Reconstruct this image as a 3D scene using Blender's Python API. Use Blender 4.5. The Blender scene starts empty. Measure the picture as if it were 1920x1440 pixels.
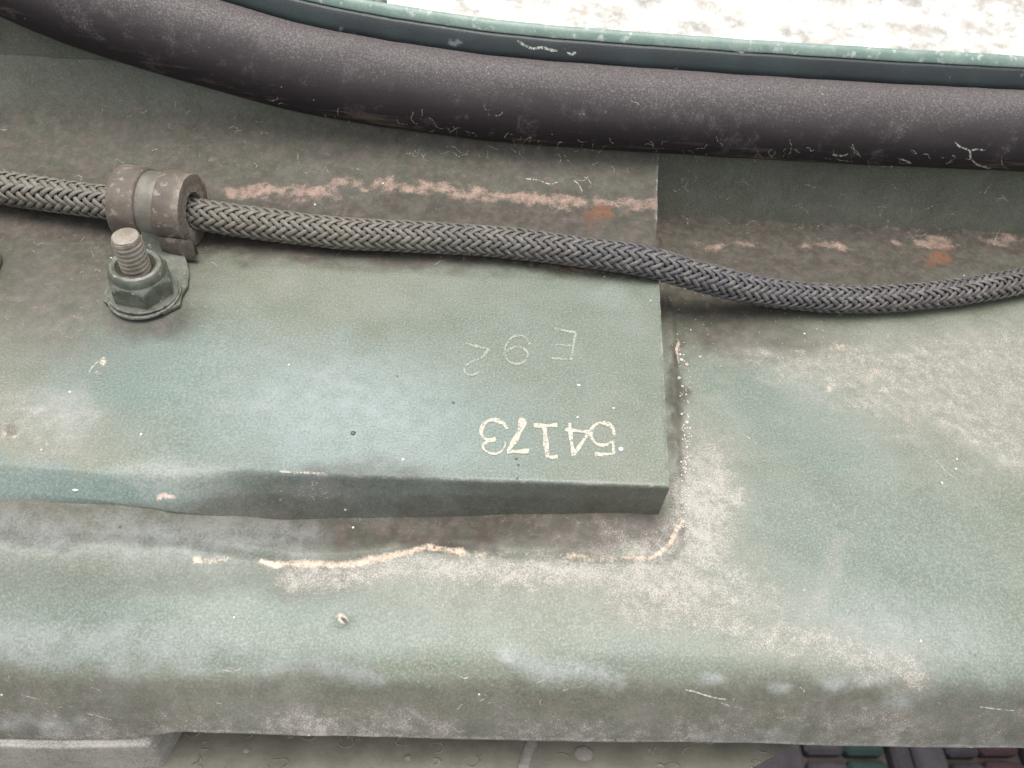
import bpy, bmesh, math, random
import numpy as np
from mathutils import Matrix, Vector, geometry

random.seed(7)
RNG = np.random.default_rng(7)
sc = bpy.context.scene
COL = sc.collection
MM = 0.001

# ------------------------------------------------------------------ camera
# z = 0 is the top of the mounting block, +y runs towards the window wall
CAM_ROT = np.array([[0.9976, -0.0373, -0.0592], [-0.0076, 0.7838, -0.6210], [0.0695, 0.6199, 0.7816]])
CAM_POS = np.array([-0.0142, -0.1490, 0.1876])
FOCAL = 1450.0
cam_data = bpy.data.cameras.new('camera')
cam_data.sensor_width = 36.0
cam_data.lens = 36.0 * FOCAL / 1920.0
cam_data.clip_start = 0.01
cam_data.clip_end = 200.0
cam_data.dof.use_dof = True
cam_data.dof.focus_distance = 0.245
cam_data.dof.aperture_fstop = 26.0
cam = bpy.data.objects.new('camera', cam_data)
M4 = Matrix.Identity(4)
for i in range(3):
    for j in range(3):
        M4[i][j] = CAM_ROT[i][j]
    M4[i][3] = CAM_POS[i]
cam.matrix_world = M4
COL.objects.link(cam)
sc.camera = cam

# ------------------------------------------------------------------ light
SUN_ELEV, SUN_AZ = math.radians(86), math.radians(10)      # high overhead through thin cloud
world = bpy.data.worlds.new('World')
sc.world = world
world.use_nodes = True
wn = world.node_tree
sky = wn.nodes.new('ShaderNodeTexSky')
sky.sky_type = 'NISHITA'
sky.sun_disc = False
sky.sun_elevation = SUN_ELEV
sky.sun_rotation = SUN_AZ
sky.air_density = 1.0
sky.dust_density = 4.0
ov = wn.nodes.new('ShaderNodeHueSaturation')              # thin overcast: the same sky, greyed
ov.inputs['Saturation'].default_value = 0.15
wn.links.new(sky.outputs[0], ov.inputs['Color'])
wn.links.new(ov.outputs[0], wn.nodes['Background'].inputs[0])
wn.nodes['Background'].inputs[1].default_value = 0.13
sun_data = bpy.data.lights.new('sun', 'SUN')
sun_data.energy = 1.3
sun_data.angle = math.radians(45)
sun_data.color = (1.0, 0.95, 0.88)
sun = bpy.data.objects.new('sun', sun_data)
sd = Vector((math.sin(SUN_AZ) * math.cos(SUN_ELEV), math.cos(SUN_AZ) * math.cos(SUN_ELEV), math.sin(SUN_ELEV)))
sun.rotation_euler = sd.to_track_quat('Z', 'Y').to_euler()
COL.objects.link(sun)
vs = sc.view_settings
vs.view_transform = 'Standard'
vs.look = 'None'
vs.exposure = 1.25
vs.gamma = 1.0
vs.use_curve_mapping = False

# ------------------------------------------------------------------ helpers
def ray(px, py):
    return CAM_ROT @ np.array([(px - 960.) / FOCAL, -(py - 720.) / FOCAL, -1.])

def P(px, py, zmm):
    """point at height zmm on the sight line of a photograph point (calibration helper)"""
    d = ray(px, py)
    return CAM_POS + d * ((zmm * MM - CAM_POS[2]) / d[2])

def proj(p):
    c = (p - CAM_POS) @ CAM_ROT
    return 960 + FOCAL * c[..., 0] / -c[..., 2], 720 - FOCAL * c[..., 1] / -c[..., 2]

def sstep(a, b, x):
    t = np.clip((x - a) / (b - a), 0, 1)
    return t * t * (3 - 2 * t)

_perm = RNG.random((256, 256))
def vnoise(x, y):
    xi = np.floor(x).astype(int); yi = np.floor(y).astype(int)
    fx = x - xi; fy = y - yi
    fx = fx * fx * (3 - 2 * fx); fy = fy * fy * (3 - 2 * fy)
    g = lambda a, b: _perm[a & 255, b & 255]
    return ((g(xi, yi) * (1 - fx) + g(xi + 1, yi) * fx) * (1 - fy) +
            (g(xi, yi + 1) * (1 - fx) + g(xi + 1, yi + 1) * fx) * fy)

def fbm(x, y, o=4):
    s = 0; a = 1; t = 0
    for k in range(o):
        s = s + a * vnoise(x * 2 ** k + 17.3 * k, y * 2 ** k + 5.1 * k); t += a; a *= 0.5
    return s / t            # 0..1

def link(o, parent=None, **props):
    COL.objects.link(o)
    if parent is not None:
        o.parent = parent
    for k, v in props.items():
        o[k] = v
    return o

def thing(name, label, cat, loc=(0, 0, 0), group=None):
    o = bpy.data.objects.new(name, None)
    o.location = loc
    o.empty_display_size = 0.01
    link(o, None, label=label, category=cat)
    if group:
        o['group'] = group
    return o

def grid_mesh(name, pos, mat, parent=None, attrs=None, closed_u=False, keep=None, smooth=True):
    """pos: (rows, cols, 3). closed_u closes the columns into a ring."""
    r, c, _ = pos.shape
    me = bpy.data.meshes.new(name)
    idx = np.arange(r * c).reshape(r, c)
    if closed_u:
        idx = np.concatenate([idx, idx[:, :1]], axis=1)
    q = np.stack([idx[:-1, :-1], idx[:-1, 1:], idx[1:, 1:], idx[1:, :-1]], axis=-1).reshape(-1, 4)
    if keep is not None:
        q = q[keep.reshape(-1)]
    me.vertices.add(r * c)
    me.vertices.foreach_set('co', pos.reshape(-1).astype(np.float32))
    me.loops.add(q.size)
    me.loops.foreach_set('vertex_index', q.reshape(-1).astype(np.int32))
    me.polygons.add(len(q))
    me.polygons.foreach_set('loop_start', np.arange(0, q.size, 4, dtype=np.int32))
    me.update(calc_edges=True)
    me.validate()
    if smooth:
        me.polygons.foreach_set('use_smooth', np.ones(len(q), dtype=bool))
    if attrs:
        for an, av in attrs.items():
            a = me.attributes.new(an, 'FLOAT_COLOR', 'POINT')
            a.data.foreach_set('color', av.reshape(-1).astype(np.float32))
    me.materials.append(mat)
    o = bpy.data.objects.new(name, me)
    return link(o, parent)

def bm_obj(name, bm, mat, parent=None, smooth=False):
    me = bpy.data.meshes.new(name)
    bm.normal_update()
    bm.to_mesh(me); bm.free()
    me.materials.append(mat)
    if smooth:
        me.polygons.foreach_set('use_smooth', np.ones(len(me.polygons), dtype=bool))
    return link(bpy.data.objects.new(name, me), parent)

def lathe(name, prof, mat, parent, seg=48, axis='Z', wobble=None, smooth=True):
    """prof: list of (radius, height); closed around the axis"""
    th = np.linspace(0, 2 * math.pi, seg, endpoint=False)
    pr = np.array(prof)
    pos = np.zeros((len(pr), seg, 3))
    rr = pr[:, 0][:, None] * np.ones(seg)
    if wobble is not None:
        rr = rr * (1 + wobble(th)[None, :])
    pos[..., 0] = rr * np.cos(th); pos[..., 1] = rr * np.sin(th); pos[..., 2] = pr[:, 1][:, None]
    if axis == 'X':
        pos = pos[..., [2, 0, 1]]
    return grid_mesh(name, pos, mat, parent, closed_u=True, smooth=smooth)

# ------------------------------------------------------------------ materials
class NT:
    def __init__(self, name):
        self.m = bpy.data.materials.new(name)
        self.m.use_nodes = True
        self.t = self.m.node_tree
        self.bsdf = self.t.nodes['Principled BSDF']
        self.out = self.t.nodes['Material Output']
    def n(self, typ, **kw):
        nd = self.t.nodes.new(typ)
        for k, v in kw.items():
            setattr(nd, k, v)
        return nd
    def put(self, sock, v):
        if hasattr(v, 'is_linked') or hasattr(v, 'links'):
            self.t.links.new(v, sock)
        else:
            sock.default_value = v
    def coord(self):
        return self.n('ShaderNodeNewGeometry').outputs['Position']
    def noise(self, scale, detail=3, rough=0.55, vec=None, dist=0.0):
        nd = self.n('ShaderNodeTexNoise')
        self.put(nd.inputs['Vector'], vec if vec is not None else self.coord())
        nd.inputs['Scale'].default_value = scale
        nd.inputs['Detail'].default_value = detail
        nd.inputs['Roughness'].default_value = rough
        nd.inputs['Distortion'].default_value = dist
        return nd.outputs['Fac']
    def voro(self, scale, vec=None):
        nd = self.n('ShaderNodeTexVoronoi')
        self.put(nd.inputs['Vector'], vec if vec is not None else self.coord())
        nd.inputs['Scale'].default_value = scale
        return nd
    def math(self, op, a, b=0.0, clamp=False):
        nd = self.n('ShaderNodeMath', operation=op, use_clamp=clamp)
        self.put(nd.inputs[0], a); self.put(nd.inputs[1], b)
        return nd.outputs[0]
    def ramp(self, v, lo, hi, a=0.0, b=1.0):
        nd = self.n('ShaderNodeMapRange')
        nd.interpolation_type = 'SMOOTHSTEP'
        self.put(nd.inputs[0], v)
        for i, x in enumerate((lo, hi, a, b)):
            self.put(nd.inputs[1 + i], x)
        return nd.outputs[0]
    def mix(self, f, a, b, mode='MIX'):
        nd = self.n('ShaderNodeMix', data_type='RGBA', blend_type=mode)
        self.put(nd.inputs[0], f); self.put(nd.inputs[6], a); self.put(nd.inputs[7], b)
        return nd.outputs[2]
    def bump(self, h, strength=0.5, dist=0.0003, normal=None):
        nd = self.n('ShaderNodeBump')
        nd.inputs['Strength'].default_value = strength
        nd.inputs['Distance'].default_value = dist
        self.put(nd.inputs['Height'], h)
        if normal is not None:
            self.t.links.new(normal, nd.inputs['Normal'])
        return nd.outputs[0]
    def stretch(self, sx, sy, sz):
        nd = self.n('ShaderNodeMapping')
        self.t.links.new(self.coord(), nd.inputs[0])
        nd.inputs['Scale'].default_value = (sx, sy, sz)
        return nd.outputs[0]

def col(*c):
    return (c[0], c[1], c[2], 1.0)

def painted_metal(name, masks=True, dark=1.0, speck=1.0, gloss=0.55):
    k = NT(name)
    grain = k.noise(1500, 3, 0.65)
    fine = k.noise(3200, 2, 0.6); salt = k.noise(2500, 1, 0.5)
    blot = k.noise(55, 4, 0.6)
    blot2 = k.noise(230, 4, 0.65)
    olive = col(0.087 * dark, 0.099 * dark, 0.066 * dark)
    olive2 = col(0.118 * dark, 0.131 * dark, 0.100 * dark)
    base = k.mix(k.ramp(blot, 0.3, 0.7), olive, olive2)
    if masks:
        A = k.n('ShaderNodeAttribute', attribute_name='maskA')
        sA = k.n('ShaderNodeSeparateColor'); k.t.links.new(A.outputs['Color'], sA.inputs[0])
        dust_glint, tan, grime, rust = sA.outputs[0], sA.outputs[1], sA.outputs[2], A.outputs['Alpha']
        B = k.n('ShaderNodeAttribute', attribute_name='maskB')
        sB = k.n('ShaderNodeSeparateColor'); k.t.links.new(B.outputs['Color'], sB.inputs[0])
        teal, pink, pale = sB.outputs[0], sB.outputs[1], sB.outputs[2]
        base = k.mix(k.math('MULTIPLY', teal, k.ramp(blot2, 0.2, 0.7, 0.75, 1.0)), base, col(0.084, 0.135, 0.125))
        # tight light grain of the chalked paint
        base = k.mix(k.ramp(grain, 0.46, 0.70, 0.0, 0.55), base, col(0.205 * dark, 0.232 * dark, 0.195 * dark))
        base = k.mix(k.ramp(grain, 0.30, 0.50, 0.40, 0.0), base, col(0.045, 0.052, 0.042))
        stk = k.noise(150, 5, 0.75, vec=k.stretch(0.3, 1.4, 1.4))
        base = k.mix(k.ramp(stk, 0.52, 0.72, 0.0, 0.12), base, col(0.20 * dark, 0.195 * dark, 0.165 * dark))
        gn = k.math('ADD', k.math('MULTIPLY', blot2, 0.5), k.math('MULTIPLY', grain, 0.35))
        gf = k.math('MULTIPLY', grime, k.ramp(gn, 0.25, 0.55, 0.72, 1.0), clamp=True)
        base = k.mix(gf, base, k.mix(k.ramp(blot2, 0.35, 0.7), col(0.040, 0.033, 0.028), col(0.084, 0.069, 0.062)))
        mot = k.math('ADD', k.math('MULTIPLY', stk, 0.3), k.math('MULTIPLY', k.noise(420, 4, 0.7), 0.7))
        base = k.mix(k.math('MULTIPLY', k.math('MULTIPLY', grime, k.ramp(mot, 0.48, 0.70)), k.ramp(grain, 0.38, 0.62)), base, col(0.145, 0.120, 0.104))
        # pale powdery film; at mid-block it paints in the sky sheen
        pf = k.math('MULTIPLY', pale, k.ramp(k.math('ADD', k.math('MULTIPLY', grain, 0.5), k.math('MULTIPLY', blot2, 0.5)), 0.32, 0.62, 0.25, 0.8))
        base = k.mix(pf, base, col(0.262, 0.285, 0.283))
        # gritty dust and the painted lip highlight: the mask drives how many grains show
        g2 = k.math('ADD', k.math('MULTIPLY', salt, 0.75), k.math('MULTIPLY', blot2, 0.25))
        thr = k.math('SUBTRACT', 0.68, k.math('MULTIPLY', dust_glint, 0.38))
        df = k.ramp(g2, thr, k.math('ADD', thr, 0.30))
        base = k.mix(k.math('MULTIPLY', dust_glint, k.ramp(blot2, 0.2, 0.75, 0.42, 0.66)), base, col(0.268, 0.250, 0.234))
        base = k.mix(k.math('MULTIPLY', k.math('MULTIPLY', df, k.ramp(dust_glint, 0.02, 0.4)), 0.60), base, col(0.43, 0.40, 0.365))
        # worn-through primer
        e = k.math('ADD', k.math('MULTIPLY', grain, 0.45), k.math('MULTIPLY', blot2, 0.55))
        tt = k.math('SUBTRACT', 0.86, k.math('MULTIPLY', tan, 0.62))
        base = k.mix(k.math('MULTIPLY', k.ramp(e, tt, k.math('ADD', tt, 0.34)), k.ramp(tan, 0.02, 0.2)), base, col(0.56, 0.44, 0.345))
        tp = k.math('SUBTRACT', 0.86, k.math('MULTIPLY', pink, 0.58))
        base = k.mix(k.math('MULTIPLY', k.ramp(e, tp, k.math('ADD', tp, 0.42)), k.ramp(pink, 0.02, 0.2)), base, col(0.315, 0.225, 0.185))
        tr = k.math('SUBTRACT', 0.84, k.math('MULTIPLY', rust, 0.60))
        rc = k.mix(k.ramp(blot2, 0.4, 0.62), col(0.20, 0.098, 0.055), col(0.115, 0.052, 0.034))
        base = k.mix(k.math('MULTIPLY', k.ramp(e, tr, k.math('ADD', tr, 0.36)), k.ramp(rust, 0.02, 0.25)), base, rc)
        rough = k.math('ADD', 0.46, k.math('MULTIPLY', k.math('ADD', dust_glint, grime), 0.22), clamp=True)
    else:
        base = k.mix(k.ramp(grain, 0.42, 0.72, 0.0, 0.3), base, col(0.22, 0.23, 0.20))
        base = k.mix(k.ramp(blot2, 0.55, 0.75, 0.0, 0.45), base, col(0.19, 0.165, 0.14))
        rough = k.ramp(blot2, 0.3, 0.7, 0.42, 0.6)
    # sparse white specks and dark pits
    v = k.voro(260)
    spk = k.math('MULTIPLY', k.ramp(v.outputs['Distance'], 0.06, 0.11, 1.0, 0.0),
                 k.math('GREATER_THAN', k.noise(90, 1, 0.5, vec=v.outputs['Position']), 0.675))
    base = k.mix(k.math('MULTIPLY', spk, 0.75 * speck), base, col(0.70, 0.69, 0.66))
    v2 = k.voro(170)
    pit = k.math('MULTIPLY', k.ramp(v2.outputs['Distance'], 0.05, 0.10, 1.0, 0.0),
                 k.math('GREATER_THAN', k.noise(70, 1, 0.5, vec=v2.outputs['Position']), 0.66))
    base = k.mix(k.math('MULTIPLY', pit, 0.7), base, col(0.045, 0.03, 0.022))
    k.put(k.bsdf.inputs['Base Color'], base)
    k.put(k.bsdf.inputs['Roughness'], rough)
    if masks:      # a coat of dirt takes the gloss away
        k.put(k.bsdf.inputs['Specular IOR Level'], k.ramp(k.math('ADD', k.math('ADD', grime, k.math('MULTIPLY', dust_glint, 0.8)), pink), 0.1, 0.9, gloss, 0.06))
    h = k.math('ADD', k.math('ADD', k.math('MULTIPLY', grain, 0.8), k.math('MULTIPLY', fine, 0.5)), k.math('MULTIPLY', blot2, 0.35))
    h = k.math('ADD', h, k.math('MULTIPLY', spk, 0.5))
    nb = k.bump(h, 0.5, 0.00020)
    k.put(k.bsdf.inputs['Normal'], nb)
    return k.m

MAT_PAINT = painted_metal('weathered_green_paint')
MAT_WALL = painted_metal('dark_olive_paint', dark=0.82, gloss=0.14)
MAT_PLAIN = painted_metal('olive_paint', masks=False, dark=0.75)

def mat_rubber():
    k = NT('weathered_black_rubber')
    s = k.stretch(0.35, 1, 1)
    a = k.noise(1500, 3, 0.7); b = k.noise(60, 4, 0.6, vec=s); f = k.noise(4200, 2, 0.6); c = k.noise(300, 4, 0.7, vec=k.stretch(0.08, 1.2, 1.2))
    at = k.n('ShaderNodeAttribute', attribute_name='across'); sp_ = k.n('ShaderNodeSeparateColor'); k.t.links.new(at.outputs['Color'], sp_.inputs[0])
    # upper side lightened: painted sheen over faded, chalky rubber
    painted_sheen = k.ramp(k.math('ADD', sp_.outputs[0], k.math('MULTIPLY', k.math('SUBTRACT', b, 0.5), 0.5)), 0.30, 0.95)
    base = k.mix(painted_sheen, col(0.019, 0.015, 0.017), col(0.060, 0.053, 0.054))
    g = k.math('ADD', k.math('MULTIPLY', a, 0.6), k.math('MULTIPLY', f, 0.4))
    lo = k.math('SUBTRACT', 0.60, k.math('MULTIPLY', painted_sheen, 0.16))
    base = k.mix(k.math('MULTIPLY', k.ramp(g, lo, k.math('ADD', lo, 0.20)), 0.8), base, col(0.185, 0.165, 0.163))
    sc_ = k.noise(90, 5, 0.75)
    base = k.mix(k.math('MULTIPLY', k.ramp(sc_, 0.52, 0.72, 0.0, 0.55), k.ramp(g, 0.40, 0.60)), base, col(0.15, 0.132, 0.13))
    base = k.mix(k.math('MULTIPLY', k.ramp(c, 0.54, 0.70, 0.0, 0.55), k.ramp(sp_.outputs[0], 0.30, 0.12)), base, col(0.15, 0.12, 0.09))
    v = k.voro(330)
    spk = k.math('MULTIPLY', k.ramp(v.outputs['Distance'], 0.05, 0.10, 1.0, 0.0),
                 k.math('GREATER_THAN', k.noise(80, 1, 0.5, vec=v.outputs['Position']), 0.63))
    base = k.mix(k.math('MULTIPLY', spk, 0.6), base, col(0.40, 0.38, 0.37))
    k.put(k.bsdf.inputs['Base Color'], base)
    k.bsdf.inputs['Roughness'].default_value = 0.58
    k.bsdf.inputs['Specular IOR Level'].default_value = 0.22
    k.put(k.bsdf.inputs['Normal'], k.bump(k.math('ADD', k.math('ADD', a, k.math('MULTIPLY', b, 0.8)), c), 0.5, 0.0002))
    return k.m
MAT_RUBBER = mat_rubber()

def mat_simple(name, c1, c2, scale, rough=0.6, metal=0.0, grain=1800, bs=0.5, bd=0.0002, c3=None, c3lo=0.6, edge=None):
    k = NT(name)
    a = k.noise(scale, 4, 0.6); g = k.noise(grain, 2, 0.6)
    base = k.mix(k.ramp(a, 0.35, 0.65), col(*c1), col(*c2))
    base = k.mix(k.ramp(g, 0.35, 0.7, 0.25, 0.0), base, col(*(0.45 * x for x in c1)))
    if c3:
        n3 = k.noise(scale * 2.3, 4, 0.65)
        base = k.mix(k.ramp(n3, c3lo, c3lo + 0.1), base, col(*c3))
    if edge:
        pt = k.n('ShaderNodeNewGeometry').outputs['Pointiness']
        base = k.mix(k.math('MULTIPLY', k.ramp(pt, 0.53, 0.60), k.ramp(k.noise(700, 3, 0.7), 0.35, 0.6)), base, col(*edge))
    k.put(k.bsdf.inputs['Base Color'], base)
    k.bsdf.inputs['Roughness'].default_value = rough
    k.bsdf.inputs['Metallic'].default_value = metal
    k.put(k.bsdf.inputs['Normal'], k.bump(k.math('ADD', g, a), bs, bd))
    return k.m

MAT_CLAMP = mat_simple('brown_grey_clamp_rubber', (0.082, 0.066, 0.052), (0.128, 0.104, 0.083), 140, 0.65, c3=(0.19, 0.165, 0.14), c3lo=0.56, edge=(0.24, 0.21, 0.175))
MAT_STRAP = mat_simple('grey_strap_metal', (0.115, 0.106, 0.088), (0.165, 0.150, 0.126), 170, 0.5, c3=(0.30, 0.26, 0.20), c3lo=0.66)
MAT_NUT = mat_simple('green_painted_nut', (0.070, 0.076, 0.057), (0.120, 0.128, 0.103), 220, 0.42, c3=(0.26, 0.26, 0.23), c3lo=0.60, edge=(0.36, 0.35, 0.31))
MAT_STUD = mat_simple('dull_steel_stud', (0.19, 0.160, 0.128), (0.29, 0.262, 0.222), 260, 0.5, 0.25, c3=(0.20, 0.105, 0.065), c3lo=0.58, edge=(0.34, 0.32, 0.28))
MAT_GRIT = mat_simple('pale_grit', (0.42, 0.36, 0.30), (0.72, 0.68, 0.62), 90, 0.9)
MAT_BLOB = mat_simple('dark_green_paint_blob', (0.06, 0.066, 0.05), (0.10, 0.105, 0.085), 300, 0.5)

def mat_hose():
    k = NT('braided_textile')
    sx = k.n('ShaderNodeSeparateXYZ'); k.t.links.new(k.coord(), sx.inputs[0])
    t = k.ramp(k.math('ADD', sx.outputs[0], k.math('MULTIPLY', k.math('SUBTRACT', k.noise(45, 3), 0.5), 0.08)), -0.06, 0.06)
    a = k.noise(260, 4, 0.6); f = k.noise(3000, 2, 0.6)
    c = k.mix(t, col(0.135, 0.122, 0.098), col(0.066, 0.063, 0.070))
    c = k.mix(k.ramp(sx.outputs[0], 0.09, 0.16, 0, 0.75), c, col(0.066, 0.058, 0.056))
    oi = k.n('ShaderNodeObjectInfo')
    c = k.mix(k.ramp(oi.outputs['Random'], 0, 1, 0.0, 0.28), c, col(0.05, 0.047, 0.045))
    c = k.mix(k.ramp(a, 0.42, 0.72, 0.0, 0.6), c, col(0.185, 0.172, 0.155))
    c = k.mix(k.ramp(k.noise(900, 3, 0.7), 0.58, 0.72, 0.0, 0.5), c, col(0.26, 0.24, 0.215))
    c = k.mix(k.ramp(f, 0.3, 0.6, 0.35, 0.0), c, col(0.03, 0.028, 0.027))
    k.put(k.bsdf.inputs['Base Color'], c)
    k.bsdf.inputs['Roughness'].default_value = 0.6
    k.put(k.bsdf.inputs['Normal'], k.bump(k.math('ADD', f, a), 0.5, 0.0002))
    return k.m
MAT_HOSE = mat_hose()
MAT_CORE = mat_simple('dark_hose_core', (0.012, 0.011, 0.011), (0.02, 0.018, 0.017), 200, 0.8)

def mat_decal(name, c, lo, hi, grain=1100):
    """thin worn paint: bare where the film has flaked off"""
    k = NT(name)
    a = k.noise(grain, 3, 0.65); b = k.noise(160, 3, 0.6)
    k.put(k.bsdf.inputs['Base Color'], k.mix(k.ramp(b, 0.3, 0.7), col(*c), col(*(0.8 * x for x in c))))
    k.bsdf.inputs['Roughness'].default_value = 0.75
    tr = k.n('ShaderNodeBsdfTransparent'); mx = k.n('ShaderNodeMixShader')
    k.put(mx.inputs[0], k.ramp(k.math('ADD', k.math('MULTIPLY', a, 0.65), k.math('MULTIPLY', b, 0.35)), lo, hi))
    k.t.links.new(tr.outputs[0], mx.inputs[1]); k.t.links.new(k.bsdf.outputs[0], mx.inputs[2])
    k.t.links.new(mx.outputs[0], k.out.inputs[0])
    return k.m
MAT_CREAM = mat_decal('worn_cream_stencil_paint', (0.44, 0.41, 0.345), 0.32, 0.52)
MAT_CHALK = mat_decal('thin_chalk_line', (0.27, 0.295, 0.255), 0.34, 0.54)
MAT_SCR = mat_decal('pale_scratch', (0.42, 0.40, 0.36), 0.36, 0.60)

def mat_glass():
    k = NT('dusty_green_glass')
    tr = k.n('ShaderNodeBsdfTransparent'); tr.inputs[0].default_value = col(0.96, 0.985, 0.97)
    gl = k.n('ShaderNodeBsdfGlossy'); gl.inputs['Roughness'].default_value = 0.08
    fr = k.n('ShaderNodeFresnel'); fr.inputs[0].default_value = 1.5
    m1 = k.n('ShaderNodeMixShader')
    k.t.links.new(fr.outputs[0], m1.inputs[0]); k.t.links.new(tr.outputs[0], m1.inputs[1]); k.t.links.new(gl.outputs[0], m1.inputs[2])
    k.bsdf.inputs['Base Color'].default_value = col(0.62, 0.60, 0.56)
    k.bsdf.inputs['Roughness'].default_value = 0.9
    m2 = k.n('ShaderNodeMixShader')
    a = k.noise(190, 5, 0.7)
    k.put(m2.inputs[0], k.ramp(a, 0.42, 0.75, 0.05, 0.55))
    k.t.links.new(m1.outputs[0], m2.inputs[1]); k.t.links.new(k.bsdf.outputs[0], m2.inputs[2])
    k.t.links.new(m2.outputs[0], k.out.inputs[0])
    return k.m
MAT_GLASS = mat_glass()
MAT_RIM = mat_simple('dark_teal_glass_edge', (0.004, 0.008, 0.010), (0.009, 0.020, 0.021), 45, 0.42, c3=(0.10, 0.13, 0.125), c3lo=0.64)
MAT_BEVEL = mat_simple('pale_teal_glass_edge', (0.150, 0.225, 0.195), (0.215, 0.285, 0.25), 120, 0.4, c3=(0.36, 0.40, 0.37), c3lo=0.56)

# ------------------------------------------------------------------ wear masks, plus painted sheen and highlight (placed on the surfaces, in vertex attributes)
def seg_dist(px, py, pts):
    d = np.full(px.shape, 1e9)
    for (ax, ay), (bx, by) in zip(pts[:-1], pts[1:]):
        vx, vy = bx - ax, by - ay
        t = np.clip(((px - ax) * vx + (py - ay) * vy) / (vx * vx + vy * vy + 1e-9), 0, 1)
        d = np.minimum(d, np.hypot(px - ax - t * vx, py - ay - t * vy))
    return d

def blob(px, py, cx, cy, rx, ry, ang=0.0, soft=0.7):
    c, s = math.cos(math.radians(ang)), math.sin(math.radians(ang))
    dx, dy = px - cx, py - cy
    r = np.hypot((dx * c + dy * s) / rx, (-dx * s + dy * c) / ry)
    return 1 - sstep(1 - soft, 1 + soft * 0.6, r)

def line(px, py, pts, w, soft=1.0):
    return 1 - sstep(w * (1 - soft), w * (1 + 0.5 * soft), seg_dist(px, py, pts))

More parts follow.
